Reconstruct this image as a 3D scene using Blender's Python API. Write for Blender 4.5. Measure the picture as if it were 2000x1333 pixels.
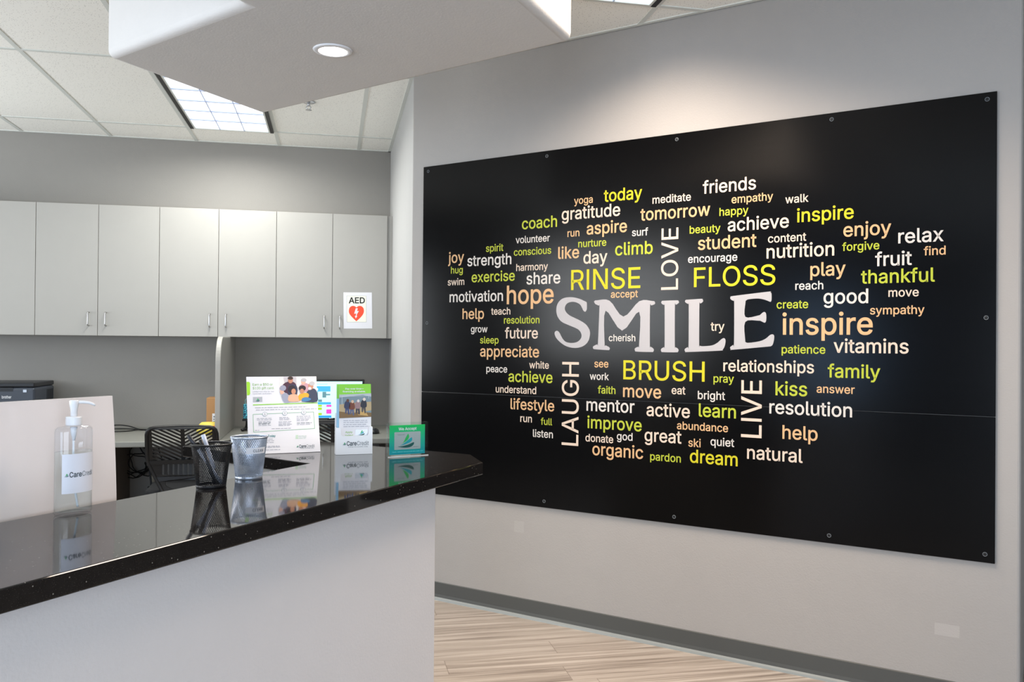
import bpy, bmesh, math, random
from mathutils import Vector, Matrix
from math import sin, cos, pi, radians, atan2, hypot

for _o in list(bpy.data.objects):
    bpy.data.objects.remove(_o)
scene = bpy.context.scene
COL = scene.collection

# ------------------------------------------------------------------ camera
CAM_H = 1.428
cam_data = bpy.data.cameras.new('camera')
cam = bpy.data.objects.new('camera', cam_data)
COL.objects.link(cam)
cam_data.sensor_width = 36.0
cam_data.sensor_fit = 'HORIZONTAL'
cam_data.lens = 29.925
cam_data.clip_start = 0.02
_yaw, _pitch, _roll = 0.208535, 0.0059306, 0.00835
_f = Vector((sin(_yaw) * cos(_pitch), cos(_yaw) * cos(_pitch), sin(_pitch)))
_r = Vector((cos(_yaw), -sin(_yaw), 0))
_u = _r.cross(_f)
_r2 = _r * cos(_roll) + _u * sin(_roll)
_u2 = _u * cos(_roll) - _r * sin(_roll)
cam.matrix_world = Matrix(((_r2.x, _u2.x, -_f.x, 0.0), (_r2.y, _u2.y, -_f.y, 0.0),
                           (_r2.z, _u2.z, -_f.z, CAM_H), (0, 0, 0, 1)))
scene.camera = cam

# ------------------------------------------------------------------ view, world
vs = scene.view_settings
vs.view_transform = 'Standard'
vs.look = 'None'
vs.gamma = 1.0
vs.use_curve_mapping = False
vs.exposure = 0.0
scene.cycles.max_bounces = 12
scene.cycles.diffuse_bounces = 5
scene.cycles.glossy_bounces = 6
scene.cycles.transmission_bounces = 12
scene.cycles.transparent_max_bounces = 16
scene.cycles.caustics_refractive = False
scene.cycles.caustics_reflective = False
scene.cycles.sample_clamp_indirect = 6.0

world = bpy.data.worlds.new('daylight')
scene.world = world
world.use_nodes = True
_bg = world.node_tree.nodes['Background']
_bg.inputs['Color'].default_value = (0.62, 0.78, 1.0, 1)
_bg.inputs['Strength'].default_value = 1.2


def area(name, loc, direction, sx, sy, power, color, spread=180.0, up=None):
    d = bpy.data.lights.new(name, 'AREA')
    d.shape = 'RECTANGLE'
    d.size, d.size_y = sx, sy
    d.energy = power
    d.color = color
    d.spread = radians(spread)
    o = bpy.data.objects.new(name, d)
    COL.objects.link(o)
    o.location = loc
    o.rotation_euler = Vector(direction).to_track_quat('-Z', 'Y').to_euler()
    return o


WARM = (1.0, 0.82, 0.66)
COOL = (0.80, 0.89, 1.0)
# daylight through the shop windows behind and beside the camera, plus an added staff-side fill
area('window_daylight', (1.3, -3.93, 1.15), (0, 1, 0), 3.5, 2.0, 165, COOL)
area('window_daylight', (-2.4, -3.93, 1.35), (0, 1, 0), 2.5, 2.0, 115, (0.68, 0.82, 1.0))
area('door_daylight', (-4.13, -0.8, 1.05), (1, 0, 0), 1.1, 2.0, 32, (0.36, 0.62, 1.0))
area('window_daylight', (-4.13, 1.9, 1.95), (1, 0, 0), 1.9, 1.2, 72, (0.97, 0.99, 1.0))
area('window_daylight', (-4.13, 5.3, 1.7), (1, 0, 0.4), 2.1, 1.3, 54, (0.96, 0.99, 1.0))  # added unseen fill, tilted up to brighten the staff ceiling and side wall
# the fluorescent troffers in the ceiling
area('staff_troffer_light', (-0.73, 5.80, 2.985), (0, 0, -1), 0.50, 1.40, 44, (1.0, 0.99, 0.93), 168)
area('lobby_troffer_light', (1.14, 2.91, 2.985), (0, 0, -1), 0.50, 1.40, 70, WARM, 134)


# ------------------------------------------------------------------ materials
def lin(c):
    c /= 255.0
    return c / 12.92 if c <= 0.04045 else ((c + 0.055) / 1.055) ** 2.4


def C3(r, g, b):
    return (lin(r), lin(g), lin(b), 1.0)


MATS = {}


def mat(name, rgb, rough=0.5, metal=0.0, spec=0.5, emit=0.0, trans=0.0, ior=1.45, bump=0.0, bump_scale=60.0,
        vary=0.0, vary_scale=8.0, coat=0.0):
    if name in MATS:
        return MATS[name]
    m = bpy.data.materials.new(name)
    m.use_nodes = True
    nt = m.node_tree
    b = nt.nodes['Principled BSDF']
    c = C3(*rgb)
    b.inputs['Base Color'].default_value = c
    b.inputs['Roughness'].default_value = rough
    b.inputs['Metallic'].default_value = metal
    b.inputs['Specular IOR Level'].default_value = spec
    b.inputs['IOR'].default_value = ior
    b.inputs['Coat Weight'].default_value = coat
    b.inputs['Coat Roughness'].default_value = 0.05
    if emit:
        b.inputs['Emission Color'].default_value = c
        b.inputs['Emission Strength'].default_value = emit
    if trans:
        b.inputs['Transmission Weight'].default_value = trans
    tc = nt.nodes.new('ShaderNodeTexCoord')
    nz = nt.nodes.new('ShaderNodeTexNoise')
    nz.inputs['Scale'].default_value = vary_scale
    nz.inputs['Detail'].default_value = 4
    nt.links.new(tc.outputs['Object'], nz.inputs['Vector'])
    if vary or not (trans or emit):
        v = vary or 0.02
        mx = nt.nodes.new('ShaderNodeMix')
        mx.data_type = 'RGBA'
        mx.inputs['A'].default_value = tuple(min(1, x * (1 - v)) for x in c[:3]) + (1,)
        mx.inputs['B'].default_value = tuple(min(1, x * (1 + v)) for x in c[:3]) + (1,)
        nt.links.new(nz.outputs['Fac'], mx.inputs['Factor'])
        nt.links.new(mx.outputs['Result'], b.inputs['Base Color'])
    if bump:
        n2 = nt.nodes.new('ShaderNodeTexNoise')
        n2.inputs['Scale'].default_value = bump_scale
        n2.inputs['Detail'].default_value = 3
        nt.links.new(tc.outputs['Object'], n2.inputs['Vector'])
        bp = nt.nodes.new('ShaderNodeBump')
        bp.inputs['Strength'].default_value = bump
        bp.inputs['Distance'].default_value = 0.002
        nt.links.new(n2.outputs['Fac'], bp.inputs['Height'])
        nt.links.new(bp.outputs['Normal'], b.inputs['Normal'])
    MATS[name] = m
    return m


def N_(nt, kind, **kw):
    n = nt.nodes.new(kind)
    for k, v in kw.items():
        setattr(n, k, v)
    return n


def mix_rgb(nt, fac, a, b):
    mx = N_(nt, 'ShaderNodeMix', data_type='RGBA')
    for key, val in (('Factor', fac), ('A', a), ('B', b)):
        if isinstance(val, (tuple, float, int)):
            mx.inputs[key].default_value = val
        else:
            nt.links.new(val, mx.inputs[key])
    return mx.outputs['Result']


def math_(nt, op, a, b=None):
    n = N_(nt, 'ShaderNodeMath', operation=op)
    for i, val in enumerate((a, b)):
        if val is None:
            continue
        if isinstance(val, (float, int)):
            n.inputs[i].default_value = val
        else:
            nt.links.new(val, n.inputs[i])
    return n.outputs[0]


def granite_material():
    m = mat('black_granite', (21, 20, 19), 0.045, spec=0.5, ior=1.40)
    nt = m.node_tree
    b = nt.nodes['Principled BSDF']
    tc = N_(nt, 'ShaderNodeTexCoord')
    base = C3(24, 22, 21)
    v1 = N_(nt, 'ShaderNodeTexVoronoi')
    v1.inputs['Scale'].default_value = 105
    nt.links.new(tc.outputs['Object'], v1.inputs['Vector'])
    sc_ = N_(nt, 'ShaderNodeSeparateColor')
    nt.links.new(v1.outputs['Color'], sc_.inputs[0])
    f1 = math_(nt, 'MULTIPLY', math_(nt, 'LESS_THAN', v1.outputs['Distance'], 0.13), math_(nt, 'GREATER_THAN', sc_.outputs[0], 0.62))
    v2 = N_(nt, 'ShaderNodeTexVoronoi')
    v2.inputs['Scale'].default_value = 400
    nt.links.new(tc.outputs['Object'], v2.inputs['Vector'])
    f2 = math_(nt, 'LESS_THAN', v2.outputs['Distance'], 0.17)
    wn = N_(nt, 'ShaderNodeTexNoise')
    wn.inputs['Scale'].default_value = 45
    nt.links.new(tc.outputs['Object'], wn.inputs['Vector'])
    c = mix_rgb(nt, math_(nt, 'MULTIPLY', f2, 0.22), base, C3(120, 112, 104))
    c = mix_rgb(nt, math_(nt, 'MULTIPLY', f1, 0.4), c, C3(176, 170, 160))
    nt.links.new(c, b.inputs['Base Color'])
    return m


def floor_material():
    m = mat('wood_plank_floor', (180, 165, 150), 0.42, spec=0.4)
    nt = m.node_tree
    b = nt.nodes['Principled BSDF']
    tc = N_(nt, 'ShaderNodeTexCoord')
    sp = N_(nt, 'ShaderNodeSeparateXYZ')
    nt.links.new(tc.outputs['Object'], sp.inputs[0])
    row = math_(nt, 'DIVIDE', math_(nt, 'SUBTRACT', sp.outputs['Y'], 3.675), 0.1625)
    ri = math_(nt, 'FLOOR', row)
    rf = math_(nt, 'FRACT', row)
    wn = N_(nt, 'ShaderNodeTexWhiteNoise', noise_dimensions='1D')
    nt.links.new(ri, wn.inputs['W'])
    off = math_(nt, 'MULTIPLY', wn.outputs['Value'], 1.22)
    col = math_(nt, 'DIVIDE', math_(nt, 'ADD', sp.outputs['X'], off), 1.22)
    ci = math_(nt, 'FLOOR', col)
    cf = math_(nt, 'FRACT', col)
    w2 = N_(nt, 'ShaderNodeTexWhiteNoise', noise_dimensions='2D')
    cv = N_(nt, 'ShaderNodeCombineXYZ')
    nt.links.new(ri, cv.inputs[0])
    nt.links.new(ci, cv.inputs[1])
    nt.links.new(cv.outputs[0], w2.inputs['Vector'])
    # long grain streaks, shifted for every plank
    gv = N_(nt, 'ShaderNodeCombineXYZ')
    nt.links.new(math_(nt, 'ADD', math_(nt, 'MULTIPLY', sp.outputs['X'], 1.1), math_(nt, 'MULTIPLY', w2.outputs['Value'], 40.0)), gv.inputs[0])
    nt.links.new(math_(nt, 'MULTIPLY', sp.outputs['Y'], 34.0), gv.inputs[1])
    nt.links.new(math_(nt, 'MULTIPLY', w2.outputs['Value'], 9.0), gv.inputs[2])
    n1 = N_(nt, 'ShaderNodeTexNoise')
    n1.inputs['Scale'].default_value = 1.0
    n1.inputs['Detail'].default_value = 6
    n1.inputs['Roughness'].default_value = 0.62
    n1.inputs['Distortion'].default_value = 0.5
    nt.links.new(gv.outputs[0], n1.inputs['Vector'])
    cr = N_(nt, 'ShaderNodeValToRGB')
    cr.color_ramp.elements[0].position = 0.34
    cr.color_ramp.elements[0].color = C3(98, 87, 79)
    cr.color_ramp.elements[1].position = 0.62
    cr.color_ramp.elements[1].color = C3(176, 168, 160)
    e = cr.color_ramp.elements.new(0.48)
    e.color = C3(146, 137, 128)
    gv2 = N_(nt, 'ShaderNodeMapping')
    gv2.inputs['Scale'].default_value = (2.2, 3.6, 1.0)
    nt.links.new(gv.outputs[0], gv2.inputs['Vector'])
    n2 = N_(nt, 'ShaderNodeTexNoise')
    n2.inputs['Scale'].default_value = 1.0
    n2.inputs['Detail'].default_value = 4
    nt.links.new(gv2.outputs[0], n2.inputs['Vector'])
    gmix = math_(nt, 'ADD', math_(nt, 'MULTIPLY', n1.outputs['Fac'], 0.72), math_(nt, 'MULTIPLY', n2.outputs['Fac'], 0.28))
    nt.links.new(gmix, cr.inputs[0])
    c = mix_rgb(nt, math_(nt, 'MULTIPLY', w2.outputs['Value'], 0.22), cr.outputs[0], C3(168, 160, 153))
    j1 = math_(nt, 'LESS_THAN', math_(nt, 'MULTIPLY', cf, 1.22), 0.0035)
    j2 = math_(nt, 'LESS_THAN', math_(nt, 'MULTIPLY', rf, 0.1625), 0.0015)
    c = mix_rgb(nt, math_(nt, 'MULTIPLY', math_(nt, 'MAXIMUM', j1, j2), 0.6), c, C3(98, 87, 79))
    nt.links.new(c, b.inputs['Base Color'])
    return m


def ceiling_material():
    m = mat('ceiling_tile', (226, 224, 220), 0.9, spec=0.1)
    nt = m.node_tree
    b = nt.nodes['Principled BSDF']
    tc = N_(nt, 'ShaderNodeTexCoord')
    v = N_(nt, 'ShaderNodeTexVoronoi')
    v.inputs['Scale'].default_value = 95
    nt.links.new(tc.outputs['Object'], v.inputs['Vector'])
    n = N_(nt, 'ShaderNodeTexNoise')
    n.inputs['Scale'].default_value = 130
    nt.links.new(tc.outputs['Object'], n.inputs['Vector'])
    f = math_(nt, 'MULTIPLY', math_(nt, 'LESS_THAN', v.outputs['Distance'], 0.24), math_(nt, 'GREATER_THAN', n.outputs['Fac'], 0.5))
    c = mix_rgb(nt, math_(nt, 'MULTIPLY', f, 0.6), C3(247, 246, 240), C3(140, 136, 132))
    nt.links.new(c, b.inputs['Base Color'])
    return m


def sign_material():
    m = mat('black_vinyl_board', (5, 5, 6), 0.34, spec=0.5, ior=1.30)
    nt = m.node_tree
    b = nt.nodes['Principled BSDF']
    tc = N_(nt, 'ShaderNodeTexCoord')
    mp = N_(nt, 'ShaderNodeMapping')
    mp.inputs['Scale'].default_value = (5, 60, 5)
    nt.links.new(tc.outputs['Object'], mp.inputs['Vector'])
    n = N_(nt, 'ShaderNodeTexNoise')
    n.inputs['Scale'].default_value = 1
    n.inputs['Detail'].default_value = 4
    nt.links.new(mp.outputs[0], n.inputs['Vector'])
    r = math_(nt, 'ADD', math_(nt, 'MULTIPLY', n.outputs['Fac'], 0.03), 0.17)
    nt.links.new(r, b.inputs['Roughness'])
    return m


def wall_material(name, rgb, patches=()):
    m = mat(name, rgb, 0.62, spec=0.35, bump=0.25, bump_scale=140)
    nt = m.node_tree
    bs = nt.nodes['Principled BSDF']
    for s0, z0, hs, hz, col, amt in patches:
        tc = N_(nt, 'ShaderNodeTexCoord')
        sp = N_(nt, 'ShaderNodeSeparateXYZ')
        nt.links.new(tc.outputs['Object'], sp.inputs[0])
        s = math_(nt, 'SUBTRACT', math_(nt, 'MULTIPLY', sp.outputs['X'], 0.7172), math_(nt, 'MULTIPLY', sp.outputs['Y'], 0.6969))
        a = math_(nt, 'LESS_THAN', math_(nt, 'ABSOLUTE', math_(nt, 'SUBTRACT', s, s0)), hs)
        c = math_(nt, 'LESS_THAN', math_(nt, 'ABSOLUTE', math_(nt, 'SUBTRACT', sp.outputs['Z'], z0)), hz)
        src = bs.inputs['Base Color'].links[0].from_socket
        nt.links.new(mix_rgb(nt, math_(nt, 'MULTIPLY', math_(nt, 'MULTIPLY', a, c), amt), src, C3(*col)), bs.inputs['Base Color'])
    return m


M_GRANITE = granite_material()
M_FLOOR = floor_material()
M_CEIL = ceiling_material()
M_SIGN = sign_material()
M_WALL = wall_material('warm_grey_wall_paint', (158, 155, 152), ((-0.342, 0.297, 0.045, 0.024, (176, 172, 170), 0.5), (-2.37, 0.47, 0.03, 0.03, (176, 174, 172), 0.25)))
M_BACKWALL = wall_material('grey_wall_paint', (148, 145, 140))
M_DARKWALL = wall_material('darkened_unseen_wall', (60, 58, 57))  # unseen walls darkened so the glossy board mirrors less brightness
M_WHITEWALL = wall_material('white_wall_paint', (184, 184, 183))
M_COUNTERWALL = wall_material('counter_wall_paint', (200, 197, 197))
M_SOFFIT = wall_material('soffit_paint', (219, 217, 215))
M_BASE = mat('grey_vinyl_base', (74, 76, 75), 0.5)
M_BASETOE = mat('grey_vinyl_toe', (132, 138, 138), 0.35)
M_GRID = mat('ceiling_grid_metal', (214, 217, 212), 0.5)
M_CAB = mat('white_laminate', (162, 160, 155), 0.42, spec=0.4)
M_CABIN = mat('cabinet_gap_shadow_board', (150, 148, 142), 0.6)
M_STEEL = mat('brushed_steel', (190, 190, 190), 0.28, metal=1.0)
M_CHROME = mat('chrome', (205, 208, 212), 0.14, metal=1.0)
M_WHITE = mat('white_plastic', (236, 237, 240), 0.32)
M_PAPER = mat('white_paper', (224, 224, 229), 0.55)
M_GLOSS = mat('glossy_white_panel', (240, 230, 226), 0.07, spec=0.55, ior=1.5)
M_BLACK = mat('black_plastic', (15, 15, 17), 0.42)
M_BLACKMESH = mat('black_wire', (20, 20, 23), 0.4, metal=0.3)
M_SILVERMESH = mat('silver_wire', (178, 188, 204), 0.34, metal=0.75)
M_CABLE = mat('black_cable', (14, 14, 15), 0.5)
M_DESK = mat('grey_laminate', (134, 134, 128), 0.45, vary=0.05, vary_scale=90)
M_DESKWOOD = mat('brown_grey_panel', (116, 106, 96), 0.6)
M_PRINTER = mat('slate_plastic', (58, 64, 74), 0.4)
M_PRINTERDARK = mat('dark_slate_plastic', (24, 26, 30), 0.35)
M_CARD = mat('brown_cardboard', (176, 132, 88), 0.8)
M_YELLOW = mat('yellow_wrapper', (238, 214, 96), 0.5)
M_ORANGE = mat('orange_print', (238, 100, 40), 0.5)
M_LIGHTPANEL = mat('lamp_diffuser', (240, 246, 255), 0.5, emit=1.5)
M_DOWNLIGHT = mat('downlight_lens', (255, 246, 238), 0.5, emit=9.0)
M_LOUVER = mat('louver_blade', (196, 206, 230), 0.4)
M_TROFFER_EDGE = mat('black_trim', (16, 16, 17), 0.5)


def clear_sheet(name, rgb, ior=1.49):
    """thin clear plastic: lets light straight through and mirrors a little by Fresnel"""
    m = bpy.data.materials.new(name)
    m.use_nodes = True
    nt = m.node_tree
    out = nt.nodes['Material Output']
    nt.nodes.remove(nt.nodes['Principled BSDF'])
    tr = N_(nt, 'ShaderNodeBsdfTransparent')
    tr.inputs['Color'].default_value = C3(*rgb)
    gl = N_(nt, 'ShaderNodeBsdfGlossy')
    gl.inputs['Roughness'].default_value = 0.02
    fr = N_(nt, 'ShaderNodeFresnel')
    fr.inputs['IOR'].default_value = ior
    mx = N_(nt, 'ShaderNodeMixShader')
    gm = N_(nt, 'ShaderNodeNewGeometry')
    nt.links.new(math_(nt, 'MULTIPLY', fr.outputs[0], math_(nt, 'SUBTRACT', 1.0, gm.outputs['Backfacing'])), mx.inputs[0])
    nt.links.new(tr.outputs[0], mx.inputs[1])
    nt.links.new(gl.outputs[0], mx.inputs[2])
    nt.links.new(mx.outputs[0], out.inputs['Surface'])
    return m


M_ACRYLIC = clear_sheet('clear_acrylic', (250, 254, 252))
M_BOTTLE = clear_sheet('clear_bottle_plastic', (253, 254, 255))
M_LIQUID = clear_sheet('clear_gel', (252, 255, 254), 1.2)
M_TUBE = mat('milky_tube', (235, 240, 245), 0.2, trans=0.5)
M_LABEL = mat('white_label', (228, 230, 240), 0.45)
M_TXT = mat('dark_slate_ink', (52, 66, 74), 0.6)
M_TXTTEAL = mat('teal_ink', (26, 124, 128), 0.6)
M_TXTGREY = mat('grey_ink', (168, 170, 180), 0.6)
M_TXTMID = mat('mid_grey_ink', (112, 120, 126), 0.6)
M_LIME = mat('lime_ink', (140, 204, 60), 0.6)
M_DARKTEAL = mat('dark_teal_ink', (10, 84, 84), 0.6)
M_GREENINK = mat('green_ink', (50, 170, 100), 0.6)
M_SILVERCARD = mat('silver_card', (186, 190, 196), 0.35, metal=0.3)
M_PENWHITE = mat('pale_pen_barrel', (198, 206, 224), 0.35)
M_PENDARK = mat('dark_pen_cap', (38, 40, 48), 0.4)


def ink(r, g, b):
    return mat('ink_%d_%d_%d' % (r, g, b), (r, g, b), 0.6)


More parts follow.
